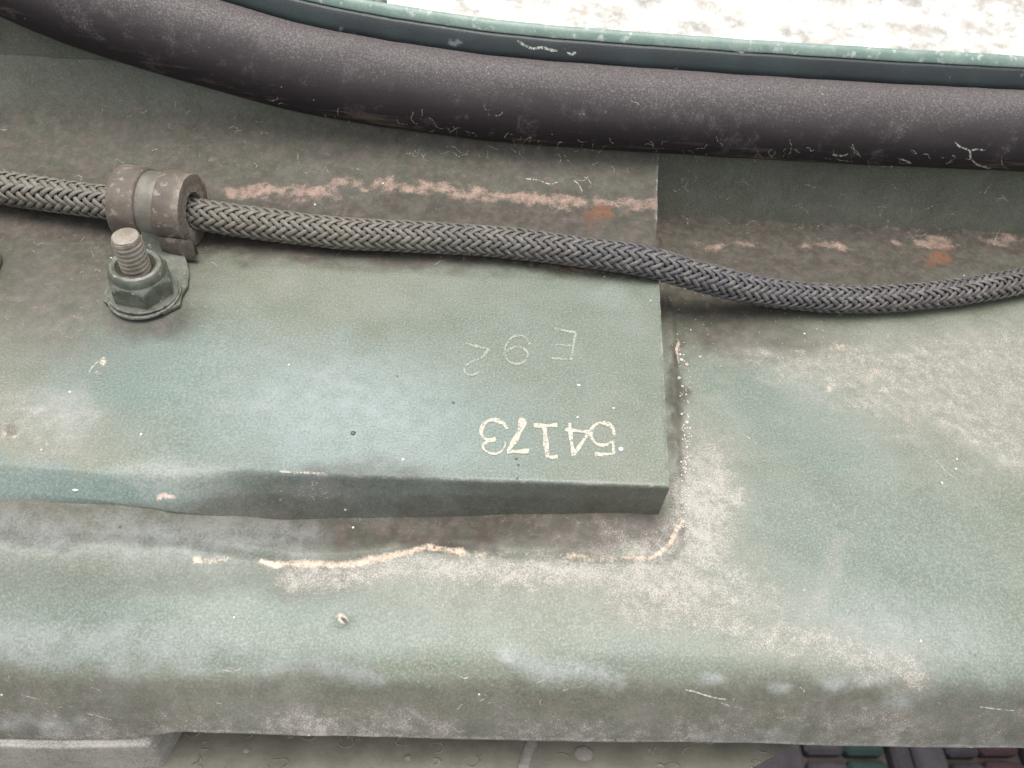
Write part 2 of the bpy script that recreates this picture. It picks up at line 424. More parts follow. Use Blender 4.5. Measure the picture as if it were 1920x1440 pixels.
def masks(pos, which):
    X, Y, Z = pos[..., 0] * 1000, pos[..., 1] * 1000, pos[..., 2] * 1000
    u, v = proj(pos)
    wx = fbm(X / 9, Y / 9, 4) - 0.5
    wy = fbm(X / 9 + 40, Y / 9 + 11, 4) - 0.5
    px = u + wx * 60; py = v + wy * 46
    n1 = fbm(X / 26, Y / 14, 4); n2 = fbm(X / 6 + 9, Y / 4, 4); n3 = fbm(X / 60 + 3, Y / 40 + 8, 3)
    n4 = fbm(X / 1.6 + 31, Y / 1.6 + Z / 2, 3)
    z = np.zeros_like(X)
    dust_glint, tan, grime, rust, teal, pink, pale = (z.copy() for _ in range(7))
    mx = np.maximum
    if which == 'block':
        grime = mx(grime, (0.80 + 0.18 * sstep(350, 400, py)) * (1 - sstep(470, 520, py - 0.045 * (px - 640))))
        grime = mx(grime, 0.80 * blob(px, py, 80, 480, 330, 190, 0, 0.7))
        grime = mx(grime, 0.75 * blob(px, py, 270, 590, 120, 60))
        grime = mx(grime, 0.60 * blob(px, py, 640, 900, 200, 40, 0) )
        grime = mx(grime, 0.42 * sstep(-0.4, -1.6, Z) * (1 - sstep(-34, -32, Y)) * sstep(-70, 5, X + 30 * (n2 - 0.5)))
        grime = mx(grime, 0.6 * sstep(-4, -8, Z) * (1 - sstep(-36, -34, Y)))
        grime = grime * (1 - 0.55 * sstep(9, 20, Z))
        grime *= 0.75 + 0.5 * n2
        teal = mx(teal, 1.0 * blob(px, py, 660, 800, 420, 170, 4, 0.8))
        teal = mx(teal, 0.75 * blob(px, py, 330, 700, 260, 130, 0, 0.8))
        teal = mx(teal, 0.9 * blob(px, py, 120, 915, 330, 45, 6, 0.6))
        teal = mx(teal, 0.35 * blob(px, py, 1000, 650, 380, 230, 0, 0.8))
        pale = mx(pale, 0.75 * blob(px, py, 640, 770, 270, 120, 10, 0.9))  # bluish sky sheen painted onto the block top
        pale = mx(pale, 0.55 * blob(px, py, 340, 900, 110, 45, 10))
        pale = mx(pale, 0.5 * blob(px, py, 110, 770, 60, 70))
        dust_glint = mx(dust_glint, 0.50 * blob(px, py, 60, 800, 190, 100, 10, 0.7) * (0.5 + n2))
        dust_glint = mx(dust_glint, 0.32 * blob(px, py, 60, 600, 260, 110, 0, 0.8) * (0.4 + n2))
        dust_glint = mx(dust_glint, 0.22 * blob(px, py, 700, 540, 420, 60, 3, 0.8))
        dust_glint = mx(dust_glint, 0.4 * blob(px, py, 590, 915, 90, 20, 6))
        dust_glint = mx(dust_glint, 0.16 * (1 - sstep(300, 350, py)) * n2)
        dust_glint = mx(dust_glint, 0.05 + 0.3 * np.clip(n1 - 0.42, 0, 1)); pale *= 0.5 + 0.8 * n2
        tan = mx(tan, 0.9 * blob(u + wx * 24, v + wy * 22, 310, 929, 22, 9))
        tan = mx(tan, 0.55 * blob(u, v + wy * 12, 600, 884, 80, 4))
        pink = mx(pink, 0.95 * line(u + wx * 26, v + wy * 26, [(430, 362), (520, 356), (600, 352), (690, 345), (780, 350), (860, 360), (1000, 374), (1100, 384), (1232, 384)], 22) * (0.50 + 1.2 * n2))
        pink = mx(pink, 0.70 * line(px, py, [(430, 385), (640, 372)], 30) * (0.4 + n2)); pink = mx(pink, 0.34 * line(px, py, [(640, 385), (900, 398), (1220, 420)], 30) * (0.4 + n2))
        pink = mx(pink, 0.85 * line(u + wx * 10, v + wy * 14, [(960, 494), (1100, 505), (1236, 524)], 13))
        pink = mx(pink, 0.45 * line(u + wx * 20, v + wy * 14, [(480, 470), (800, 486)], 14))
        pink = mx(pink, 0.8 * blob(u, v + wy * 14, 400, 296, 18, 9))
        rust = mx(rust, 0.95 * blob(px, py, 1122, 408, 40, 34, 0, 0.9)); rust = mx(rust, 1.3 * blob(u + wx * 30, v + wy * 30, 1124, 402, 12, 9)); grime = mx(grime, 0.9 * blob(u + wx * 30, v + wy * 30, 1124, 404, 8, 6))
        for a, b, r in [(510, 504, 13), (585, 537, 10), (570, 512, 8), (210, 785, 12), (362, 838, 7), (142, 670, 7), (600, 385, 9), (520, 300, 16), (1200, 335, 10), (640, 512, 6)]:
            rust = mx(rust, 0.55 * blob(u + wx * 22, v + wy * 14, a, b, r, r * 0.8))
        tan = mx(tan, 0.9 * blob(u + wx * 22, v + wy * 22, 196, 680, 14, 9, -40)); tan = mx(tan, 0.9 * blob(u + wx * 18, v + wy * 18, 184, 700, 12, 6))
        arr = np.exp(-((Z + 0.35) / 0.7) ** 2) * np.exp(-((Y + 35.0) / 0.9) ** 2) * sstep(-80, -60, X)
        xr_ = 44.8 + 0.0936 * (Y + 35.2)
        arr = mx(arr, 0.9 * np.exp(-((X - xr_ + 0.2) / 0.5) ** 2) * sstep(-1.5, -0.3, Z))
        dust_glint = mx(dust_glint, 0.75 * arr * sstep(0.42, 0.62, n4)); pale = mx(pale, 0.7 * arr * n2)
        tan = mx(tan, 1.2 * np.clip(blob(u, v, 22, 808, 20, 17) - 1.2 * blob(u, v, 22, 806, 12, 11), 0, 1)); grime = mx(grime, 0.8 * blob(u, v, 22, 806, 11, 10))
        tan = mx(tan, 0.5 * blob(u, v, 797, 567, 10, 6)); pale = mx(pale, 0.3 * blob(px, py, 1150, 560, 60, 18))
    elif which == 'shelf':
        # right of the block
        grime = mx(grime, 0.97 * (1 - sstep(560, 690, py + 0.16 * (px - 1330))) * sstep(1150, 1240, px))
        grime = mx(grime, 0.85 * blob(px, py, 1380, 610, 190, 75, 5, 0.8))
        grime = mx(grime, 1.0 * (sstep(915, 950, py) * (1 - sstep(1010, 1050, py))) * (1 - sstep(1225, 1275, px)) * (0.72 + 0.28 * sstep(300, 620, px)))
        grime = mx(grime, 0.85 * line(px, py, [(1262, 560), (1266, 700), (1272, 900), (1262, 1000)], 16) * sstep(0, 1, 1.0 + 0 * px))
        grime = mx(grime, 0.56 * sstep(1240, 1295, py - 0.012 * (px - 960) + (n1 - 0.5) * 60))
        grime *= 0.72 + 0.5 * n2
        olv = 1.0 * line(u + wx * 30, v + wy * 20, [(715, 1250), (780, 1243), (850, 1256), (950, 1262)], 17, 0.5); olv = mx(olv, 0.8 * line(u + wx * 30, v + wy * 20, [(1060, 1284), (1100, 1286)], 9, 0.5)); olv = mx(olv, 0.7 * line(u + wx * 30, v + wy * 20, [(1180, 1266), (1230, 1262)], 12, 0.5))
        pale = mx(pale, 0.70 * blob(px, py, 140, 1215, 330, 50, 4, 0.8))
        pale = mx(pale, 0.60 * line(px, py, [(0, 1000), (300, 1010), (560, 1020)], 50) )
        pale = mx(pale, 0.75 * line(px, py, [(960, 1245), (1080, 1262), (1150, 1275)], 26) * (0.5 + n2))
        pale = mx(pale, 0.55 * line(px, py, [(500, 1240), (700, 1270)], 22))
        pale = mx(pale, 0.9 * blob(u + wx * 20, v + wy * 20, 1335, 1275, 26, 12)); pale = mx(pale, 0.8 * blob(u + wx * 20, v + wy * 20, 1462, 1293, 24, 12))
        pale = mx(pale, 0.9 * blob(u + wx * 20, v + wy * 20, 1680, 1315, 30, 20)); pale = mx(pale, 0.7 * line(px, py, [(1540, 1285), (1640, 1268)], 14))
        pale = mx(pale, 0.45 * blob(px, py, 1700, 1190, 260, 70, 12, 0.8))
        pale = mx(pale, 0.9 * line(px, py, [(0, 1362), (120, 1362), (150, 1350)], 16)); dust_glint = mx(dust_glint, 0.5 * line(px, py, [(130, 1368), (300, 1372)], 18))
        pale = mx(pale, 0.7 * line(px, py, [(1430, 1372), (1480, 1384)], 12)); pale = mx(pale, 0.6 * line(px, py, [(760, 1345), (800, 1352)], 6))
        pale = mx(pale, 0.5 * line(px, py, [(1300, 1392), (1920, 1400)], 14) * (0.4 + n2))
        teal = mx(teal, 0.75 * blob(px, py, 420, 1160, 620, 110, 3, 0.8))
        teal = mx(teal, 0.65 * blob(px, py, 1640, 1050, 430, 230, 25, 0.8))
        teal = mx(teal, 0.8 * blob(px, py, 1500, 800, 260, 100, 25, 0.6)); teal = mx(teal, 0.5 * blob(px, py, 1250, 1210, 260, 60, 0, 0.8))
        teal = mx(teal, 0.4 * blob(px, py, 400, 1000, 300, 40))
        dust_glint = mx(dust_glint, 0.92 * blob(px, py, 1318, 960, 92, 190, 3, 0.85))
        dust_glint = mx(dust_glint, 0.82 * blob(px, py, 1270, 1090, 260, 110, 15, 0.9))
        dust_glint = mx(dust_glint, 0.70 * line(px, py, [(1180, 1130), (1400, 1180), (1560, 1215), (1720, 1265)], 62))
        bl_ = np.interp(px, [1200, 1340, 1383, 1458, 1537, 1620, 1710, 1785, 1860, 1940], [560, 635, 662, 698, 734, 758, 784, 820, 862, 905])
        sd_ = py - bl_
        dust_glint = mx(dust_glint, 0.62 * (1 - sstep(-30, 30, sd_)) * sstep(590, 700, py + 0.10 * (px - 1400)) * sstep(1320, 1420, px))
        dust_glint = mx(dust_glint, 0.70 * np.exp(-((sd_ + 14) / 20.0) ** 2) * sstep(1360, 1450, px) * (0.5 + 0.8 * n2))
        grime = grime * (1 - 0.55 * sstep(0, 40, sd_) * sstep(640, 680, py) * (1 - sstep(1100, 1200, py)) * sstep(1290, 1330, px))
        dust_glint = mx(dust_glint, 0.55 * line(px, py, [(1360, 640), (1540, 730), (1700, 780), (1920, 870)], 42) * (0.6 + 0.8 * n2))
        dust_glint = mx(dust_glint, 0.58 * blob(px, py, 1800, 750, 300, 150, 10, 0.8) * (0.55 + 0.8 * n2))
        dust_glint = mx(dust_glint, 0.45 * blob(px, py, 1620, 650, 220, 50, 8, 0.8))
        dust_glint = mx(dust_glint, 0.5 * line(px, py, [(1520, 1150), (1560, 1050), (1580, 1010)], 22)); dust_glint = mx(dust_glint, 0.6 * line(px, py, [(1820, 800), (1920, 860)], 50))
        dust_glint = mx(dust_glint, 0.82 * line(px, py, [(560, 1075), (760, 1072), (960, 1070), (1180, 1075)], 46))
        dust_glint = mx(dust_glint, 0.45 * blob(px, py, 900, 1110, 330, 60, 0, 0.9))
        dust_glint = mx(dust_glint, 0.80 * sstep(1265, 1380, py) * (0.2 + n1) * (0.4 + n2)); pink = mx(pink, 0.30 * sstep(1290, 1380, py) * sstep(1150, 1500, px) * n2); dust_glint = mx(dust_glint, 0.75 * line(u, v + wy * 5, [(350, 1370), (900, 1384), (1430, 1392), (1920, 1402)], 5)); dust_glint = mx(dust_glint, 0.5 * blob(px, py, 1330, 1375, 120, 20)); dust_glint = mx(dust_glint, 0.35 * blob(px, py, 60, 1320, 300, 60))  # dust; the thin lip line paints a highlight on the sheet edge
        dust_glint = mx(dust_glint, 0.03 + 0.25 * np.clip(n1 - 0.45, 0, 1) + 0.15 * np.clip(n3 - 0.45, 0, 1)); grime = mx(grime, 0.30 * (1 - sstep(560, 760, px)) * sstep(1030, 1045, py) * (1 - sstep(1090, 1150, py)))
        pale *= 0.35 + 0.95 * n2; teal = teal * 0.62
        dust_glint = dust_glint * (1 - 0.8 * (1 - sstep(590, 680, py + 0.10 * (px - 1400))) * sstep(1200, 1290, px))
        olv = np.clip(olv, 0, 1); pale *= 1 - olv; dust_glint = dust_glint * (1 - olv); teal *= 1 - olv; grime *= 1 - 0.7 * olv
        a, b = u + wx * 14, v + wy * 16
        tan = mx(tan, 0.85 * line(u + wx * 40, v + wy * 22, [(368, 1046), (425, 1044)], 13))
        tan = mx(tan, 1.0 * line(a, b, [(490, 1053), (560, 1056), (650, 1055), (735, 1043), (800, 1026), (868, 1030)], 13))
        tan = mx(tan, 0.80 * line(a, b, [(868, 1036), (1000, 1040), (1190, 1046)], 18) * (0.5 + 0.7 * n2)); tan = mx(tan, 0.85 * line(a, b, [(1060, 1038), (1100, 1042)], 10))
        tan = mx(tan, 0.9 * line(a, b, [(1165, 1046), (1215, 1050), (1245, 1030), (1278, 978)], 11)); tan = mx(tan, 0.55 * line(a, b, [(1278, 978), (1282, 800), (1276, 700)], 6))
        tan = mx(tan, 0.85 * line(a, b, [(1268, 640), (1274, 690)], 6)); pink = mx(pink, 0.5 * line(a, b, [(1262, 545), (1275, 640)], 14))
        tan = mx(tan, 0.85 * blob(u + wx * 26, v + wy * 26, 641, 1163, 21, 14, 40)); grime = mx(grime, 0.95 * blob(u + wx * 20, v + wy * 20, 646, 1166, 8, 3.5, 50)); tan = tan * (1 - 0.9 * blob(u + wx * 20, v + wy * 20, 646, 1166, 8, 3.5, 50))
        for q in [(1640, 690, 14), (1557, 731, 16), (1655, 735, 14), (1570, 650, 20), (1500, 660, 14)]:
            tan = mx(tan, 0.7 * blob(u + wx * 12, v + wy * 12, *q[:2], q[2] * 1.3, q[2]))
        for q in [(1640, 690, 5), (1557, 731, 5), (1763, 600, 8), (1562, 1018, 8), (1590, 896, 9), (1620, 810, 8), (1412, 1100, 4), (1200, 1020, 4)]:
            rust = mx(rust, 0.6 * blob(u + wx * 16, v + wy * 16, *q[:2], q[2], q[2] * 0.8))
        rust = mx(rust, 0.95 * blob(px, py, 1755, 482, 48, 30)); rust = mx(rust, 0.5 * line(px, py, [(1640, 415), (1740, 420)], 14)); rust = mx(rust, 0.4 * blob(px, py, 1268, 560, 16, 40))
        pink = mx(pink, 1.20 * blob(u + wx * 70, v + wy * 26, 1322, 460, 44, 15, 3, 0.9) * (0.35 + 1.1 * n2)); pink = mx(pink, 0.90 * blob(u + wx * 70, v + wy * 26, 1405, 459, 57, 14, 3, 0.9) * (0.35 + 1.1 * n2))
        pink = mx(pink, 1.10 * blob(u + wx * 70, v + wy * 26, 1545, 461, 77, 16, 3, 0.9) * (0.35 + 1.1 * n2)); pink = mx(pink, 1.15 * blob(u + wx * 70, v + wy * 26, 1727, 455, 89, 17, 3, 0.9) * (0.35 + 1.1 * n2)); pink = mx(pink, 1.10 * blob(u + wx * 70, v + wy * 26, 1880, 452, 72, 17, 3, 0.9) * (0.35 + 1.1 * n2))
        pink = mx(pink, 0.7 * line(a, b, [(1660, 428), (1920, 440)], 9)); pink = mx(pink, 0.75 * line(px, py, [(720, 965), (1180, 975)], 16) * (0.3 + n2))
        pink = mx(pink, 0.30 * blob(px, py, 1850, 560, 120, 30))
    elif which == 'wall':
        grime = mx(grime, 0.30 + 0.5 * (n1 - 0.5))
        dust_glint = mx(dust_glint, 0.16 * n2 + 0.10 * blob(px, py, 300, 200, 300, 80))
        rust = mx(rust, 0.45 * blob(px, py, 555, 222, 60, 34, 15)); rust = mx(rust, 0.9 * line(u, v + wy * 10, [(420, 170), (520, 197)], 5))
    dust_glint = dust_glint * (0.62 + 0.76 * n4); grime = grime * (0.8 + 0.4 * n4); pink = pink * (0.7 + 0.6 * n4); tan = tan * (0.8 + 0.4 * n4)
    A = np.stack([np.clip(dust_glint, 0, 1), np.clip(tan, 0, 1), np.clip(grime, 0, 1), np.clip(rust, 0, 1)], -1)
    B = np.stack([np.clip(teal, 0, 1), np.clip(pink, 0, 1), np.clip(pale, 0, 1), np.ones_like(z)], -1)
    return {'maskA': A, 'maskB': B}

# ------------------------------------------------------------------ ground
def mat_ground():
    k = NT('pale_speckled_ground')
    v = k.voro(26); n = k.noise(8, 6, 0.72); n2 = k.noise(3, 3)
    base = k.mix(k.ramp(n, 0.36, 0.64), col(0.33, 0.285, 0.26), col(0.74, 0.73, 0.72))
    base = k.mix(k.ramp(v.outputs['Distance'], 0.1, 0.5, 0.5, 0.0), base, col(0.80, 0.79, 0.77))
    k.put(k.bsdf.inputs['Base Color'], base)
    k.bsdf.inputs['Roughness'].default_value = 0.95
    k.put(k.bsdf.inputs['Normal'], k.bump(n, 0.5, 0.01))
    return k.m
GZ = -1.0
bm = bmesh.new()
bmesh.ops.create_grid(bm, x_segments=8, y_segments=8, size=60)
bmesh.ops.translate(bm, vec=(0, 0, GZ - 0.03), verts=bm.verts)
ground = bm_obj('ground', bm, mat_ground())
ground['kind'] = 'structure'
# bed of dark joint sand with coloured pavers, in front of and under the vehicle
MAT_BED = mat_simple('beige_joint_sand', (0.15, 0.12, 0.105), (0.20, 0.165, 0.145), 30, 0.95, grain=400, bd=0.002)
PAV = [mat_simple('dark_paver', (0.030, 0.025, 0.029), (0.052, 0.045, 0.050), 25, 0.85, grain=300, bd=0.002),
       mat_simple('green_paver', (0.013, 0.032, 0.027), (0.020, 0.045, 0.037), 25, 0.85, grain=300, bd=0.002),
       mat_simple('grey_paver', (0.045, 0.039, 0.042), (0.066, 0.058, 0.062), 25, 0.85, grain=300, bd=0.002),
       mat_simple('red_paver', (0.042, 0.019, 0.022), (0.062, 0.029, 0.032), 25, 0.85, grain=300, bd=0.002)]
MAT_FAR = mat_simple('dark_paving', (0.060, 0.054, 0.054), (0.105, 0.092, 0.090), 9, 0.9, grain=40, bd=0.004)
bm = bmesh.new()
bmesh.ops.create_cube(bm, size=1, matrix=Matrix.Translation((0, -19.4, GZ - 0.022)) @ Matrix.Diagonal((80, 40, 0.012, 1)))
bed = bm_obj('paving', bm, MAT_FAR)
bed['kind'] = 'structure'
bm = bmesh.new()
bmesh.ops.create_cube(bm, size=1, matrix=Matrix.Translation((0.7, 0.04, GZ - 0.010)) @ Matrix.Diagonal((0.84, 0.68, 0.012, 1)))
bm_obj('joint_sand', bm, MAT_BED, bed)
def paver_mesh(w, d, mat):
    b = bmesh.new()
    bmesh.ops.create_cube(b, size=1, matrix=Matrix.Diagonal((w, d, 0.03, 1)))
    bmesh.ops.bevel(b, geom=[e for e in b.edges], offset=0.006, segments=1, affect='EDGES')
    me = bpy.data.meshes.new('paver'); b.to_mesh(me); b.free(); me.materials.append(mat)
    return me
# columns of stones: x0, x1, colour, offset of the cross joints
stones = [(0.30, 0.392, 2, 0.0), (0.396, 0.488, 0, 0.05), (0.493, 0.552, 0, 0.0), (0.553, 0.612, 1, 0.0), (0.621, 0.650, 0, 0.05), (0.653, 0.702, 2, 0.05), (0.706, 0.756, 0, 0.0), (0.757, 0.817, 3, 0.0),
          (0.827, 0.915, 0, 0.05), (0.92, 1.0, 1, 0.0), (1.01, 1.10, 0, 0.04)]
cache = {}
for ry in (0.30, 0.178, 0.056, -0.066, -0.188):
    for kx, (x0, x1, c, off) in enumerate(stones):
        key = (kx, c)
        if key not in cache:
            cache[key] = paver_mesh(x1 - x0, 0.112, PAV[c])
        o = bpy.data.objects.new('paver', cache[key])
        o.location = ((x0 + x1) / 2, ry + off + random.uniform(-.002, .002), GZ + 0.006 + random.uniform(-.002, .002))
        link(o, bed)

# ------------------------------------------------------------------ vehicle hull
hull = thing('armoured_vehicle', 'chalky green painted vehicle hull with a numbered steel block, ledge and rubber sealed window', 'vehicle')

# --- shelf with rolled front edge
def cr_spline(pts, step):
    pts = np.array(pts, float)
    p = np.vstack([2 * pts[0] - pts[1], pts, 2 * pts[-1] - pts[-2]])
    out = []
    for i in range(1, len(p) - 2):
        L = np.linalg.norm(p[i + 1] - p[i]); n = max(2, int(L / step))
        t = np.linspace(0, 1, n, endpoint=False)[:, None]
        a, b, c, d = p[i - 1], p[i], p[i + 1], p[i + 2]
        out.append(0.5 * ((2 * b) + (c - a) * t + (2 * a - 5 * b + 4 * c - d) * t ** 2 + (3 * b - a - 3 * c + d) * t ** 3))
    out.append(p[-2][None])
    return np.vstack(out)

SHELF_Z = -17.0
prof = cr_spline([(114, -3), (111.5, -9), (108.5, -13.5), (104, -16), (97, -17), (60, -17), (20, -17), (-30, -17), (-62, -17), (-72, -17.3), (-78, -18.4),
                  (-83.5, -21.4), (-87.3, -25.8), (-90.5, -31.2), (-92.7, -36.2), (-94, -40)], 0.6)
tail = np.array([(-94.05, -40.3), (-93.9, -40.55), (-93.3, -40.7), (-90, -40.6), (-86, -40.4)])
prof = np.vstack([prof, tail])
xs = np.arange(-262, 300, 0.62)
PX, PT = np.meshgrid(xs, np.arange(len(prof)))
Ys = prof[PT, 0]; Zs = prof[PT, 1].copy()
lip = np.interp(xs, [-262, -135, -104, -94, -87, -83, -60, -7, 72, 147, 300], [-44, -42, -41.5, -38.5, -33.8, -33.2, -34.2, -37, -38.6, -41, -44])
low = sstep(-20, -40, Zs)
Zs = np.where(Zs < -20, -20 + (Zs + 20) * ((lip[None, :] + 20) / -20.0 * 1.0), Zs)
Ys = Ys + low * (fbm(PX / 30, Ys / 30) - 0.5) * 1.2
flat = sstep(-90, -78, Ys) * (1 - sstep(98, 106, Ys))
# raised pad round the block, edge with a lumpy weld
ylim = np.interp(xs, [-262, -150, -96, -60, -45, -35, -22, -14, 0, 52], [-52, -52, -51, -52.2, -52, -50.5, -47.5, -47.4, -49, -50])[None, :] + (fbm(xs / 5, xs * 0 + 3, 3)[None, :] - 0.5) * 1.6
xlim = np.interp(Ys, [-50, -38, 0, 35, 60, 100], [48.5, 51.5, 56.2, 59.5, 60.5, 60]) + (fbm(Ys / 6, PX * 0 + 9, 3) - 0.5) * 3.2
dx_, dy_ = xlim - PX, Ys - ylim
sdist = np.minimum(np.minimum(dx_, dy_), (dx_ + dy_) * 0.707 - 3.0)
padh = np.interp(xs, [-262, -110, -70], [1.0, 1.4, 2.2])[None, :]
Zs = Zs + flat * (padh * sstep(-2.2, 1.4, sdist) + 0.7 * np.exp(-(sdist / 1.9) ** 2) * sstep(-100, -50, PX) * (0.4 + fbm(PX / 6, Ys / 6, 3)))
Zs = Zs + flat * 9.3 * sstep(-58, -112, PX) * sstep(-84, -52, Ys)
Zs = Zs - flat * 1.2 * np.exp(-((sdist - 8.5) / 5.0) ** 2) * sstep(-100, -50, PX)
Zs = Zs + flat * ((fbm(PX / 45, Ys / 30, 3) - 0.5) * 1.6 + (fbm(PX / 7, Ys / 7, 3) - 0.5) * 0.22)
# long lumpy weld in the corner towards the window wall
Zs = Zs + (1 - sstep(5, 9, np.abs(Ys - 101))) * sstep(58, 64, PX) * (fbm(PX / 14, Ys / 4, 3) - 0.35) * 1.6 * sstep(90, 150, PX)
spos = np.stack([PX, Ys, Zs], -1) * MM
# dents seen in the paint
for (du, dv, r, h) in [(641, 1163, 2.2, -0.9), (1640, 690, 1.2, -0.4), (1557, 731, 1.2, -0.4), (1655, 735, 1.0, -0.3)]:
    c = P(du, dv, -17)
    rr = np.hypot(spos[..., 0] - c[0], spos[..., 1] - c[1]) / (r * MM)
    spos[..., 2] += h * MM * np.exp(-rr ** 2)
shelf = grid_mesh('shelf_panel', spos, MAT_PAINT, hull, masks(spos, 'shelf'))

# unseen length of ledge, added on the right to shade the pavers
b_ = bmesh.new()
pr_ = [(120, -17), (-70, -17), (-84, -20), (-92, -29), (-94, -41), (-88, -44), (600, -44), (600, -40), (120, -40)]
va = [b_.verts.new((0.420, y * MM, z * MM)) for y, z in pr_]; vb = [b_.verts.new((2.0, y * MM, z * MM)) for y, z in pr_]
b_.faces.new(va); b_.faces.new(list(reversed(vb)))
for i in range(len(pr_)):
    j = (i + 1) % len(pr_); b_.faces.new((va[i], vb[i], vb[j], va[j]))
bmesh.ops.recalc_face_normals(b_, faces=b_.faces)
bm_obj('added_shade_ledge', b_, MAT_PLAIN, hull)

# --- mounting block
RC = np.array([P(-420, 845, 0), P(0, 870, 0), P(190, 885, 0), P(330, 891, -0.7), P(400, 887, -0.3), P(460, 881, 0), P(530, 886, 0), P(1255, 912, 0)]) * 1000
RB = np.array([P(-420, 885, -3), P(0, 920, -4), P(190, 938, -5), P(330, 960, -8), P(460, 973, -14), P(560, 980, -16.5), (0, -37.2, -17.5), (44.0, -35.5, -17.5)])
RB[:6] *= 1000
RA = np.array([P(-420, 930, -7.0), P(0, 958, -7.5), P(330, 974, -11.0), P(560, 984, -18), (0, -37.6, -18.5), (44.0, -35.9, -18.5)])
RA[:4] *= 1000
bx = np.concatenate([np.arange(-250, 44.2, 0.6), [44.5, 44.72, 44.8]])
def rowf(R, x): return np.interp(x, R[:, 0], R[:, 1]), np.interp(x, R[:, 0], R[:, 2])
yC, zC = rowf(RC, bx); yB, zB = rowf(RB, bx); yA, zA = rowf(RA, bx)
rows = []
def lerp_rows(p, q, n):
    for t in np.linspace(0, 1, n, endpoint=False):
        rows.append((p[0] + (q[0] - p[0]) * t, p[1] + (q[1] - p[1]) * t))
lerp_rows((yA, zA), (yB, zB), 14)
lerp_rows((yB, zB), (yC, zC), 30)
back = cr_spline([(47, 0), (52, -0.5), (60, -1.0), (70, -0.9), (78, -0.3), (84, 1.2), (87.5, 2.4), (91, 2.9), (97, 4.0), (103, 5.4), (108, 7.6), (112.2, 11), (115, 15), (117.2, 20), (119.2, 25), (121, 29.2)], 0.55)
lerp_rows((yC, zC), (yC + 1.0, zC * 0.7), 4)
lerp_rows((yC + 1.0, zC * 0.7), (yC * 0 + 47, zC * 0), 132)
for (yy, zz) in back:
    rows.append((yC * 0 + yy, zC * 0 + zz))
BY = np.array([r[0] for r in rows]); BZ = np.array([r[1] for r in rows])
BX = np.repeat(bx[None, :], len(rows), 0)
# soften the worn arris on the left, keep it crisp but not razor sharp on the right
for it in range(60):
    nit = np.interp(BX, [-118, -108, -92, -72, -50], [6, 60, 60, 18, 5])
    w = np.where(it < nit, 0.5, 0.0)
    nb_y = BY.copy(); nb_z = BZ.copy()
    nb_y[1:-1] = (BY[:-2] + BY[2:]) / 2; nb_z[1:-1] = (BZ[:-2] + BZ[2:]) / 2
    near = np.zeros(len(rows)); near[16:56] = 1
    w = w * near[:, None]
    BY = BY + (nb_y - BY) * w; BZ = BZ + (nb_z - BZ) * w
# wavy old edge, skewed right end
skew = 0.0936 * (BY + 35.2) * sstep(-250, 44.8, BX)
BXs = BX + skew + (fbm(BY / 8, BX * 0 + 2, 3) - 0.5) * 0.5 * sstep(30, 44, BX)
topz = sstep(-3, 0, BZ) * sstep(-34, -30, BY)
BZ = BZ + (fbm(BX / 9, BY / 9, 3) - 0.5) * 0.14 * topz * (1 - sstep(46, 52, BY)) + (fbm(BX / 8, BY / 6, 4) - 0.5) * 1.1 * sstep(48, 60, BY)
BZ = BZ + (fbm(BX / 10, BY * 0 + 6, 3) - 0.5) * 1.8 * np.exp(-((BY - 87) / 4) ** 2)
BZ = BZ - 0.5 * sstep(44.0, 44.8, BX)
# dust-crust step near the left end
bpos = np.stack([BXs, BY, BZ], -1)
# right end face going down into the pad
cols = []
for k_, zt in enumerate(np.linspace(0, 1, 26)[1:]):
    c = bpos[:, -1].copy()
    c[:, 2] = c[:, 2] + (np.minimum(-18.5, c[:, 2]) - c[:, 2]) * zt
    c[:, 0] += 0.15 - 0.0 * zt
    cols.append(c)
bpos = np.concatenate([bpos, np.stack(cols, 1)], axis=1) * MM
block = grid_mesh('mounting_block', bpos, MAT_PAINT, hull, masks(bpos, 'block'))

# --- window wall
LEAN = 0.36; W0 = np.array([0, 0.105, -0.016])
nw = np.array([0, -1, LEAN]); nw /= np.linalg.norm(nw)
tw = np.array([0, LEAN, 1]); tw /= np.linalg.norm(tw)
def WP(x, t, h=0):        # wall coordinates in mm: along, up the wall, out of it
    x, t, h = np.broadcast_arrays(np.asarray(x, float), np.asarray(t, float), np.asarray(h, float))
    return W0 + (x[..., None] * np.array([1., 0, 0]) + t[..., None] * tw + h[..., None] * nw) * MM
key = [(300, 42.5), (205, 42.0), (94, 41.6), (8, 42.2), (-50, 45.8), (-92, 51.8), (-143, 63.5), (-178, 76), (-208, 94), (-226, 118), (-230, 145), (-222, 172), (-200, 192), (-160, 203), (-100, 208),
       (0, 210), (150, 210), (300, 210), (350, 204), (380, 185), (392, 150), (388, 105), (374, 68), (345, 48)]
loop = cr_spline(key + [key[0]], 2.0)[:-1]
nl = np.roll(loop, -1, 0) - np.roll(loop, 1, 0)
nl /= np.linalg.norm(nl, axis=1)[:, None]
inward = np.stack([nl[:, 1], -nl[:, 0]], -1)
if ((loop.mean(0) - loop) * inward).sum() < 0:
    inward = -inward
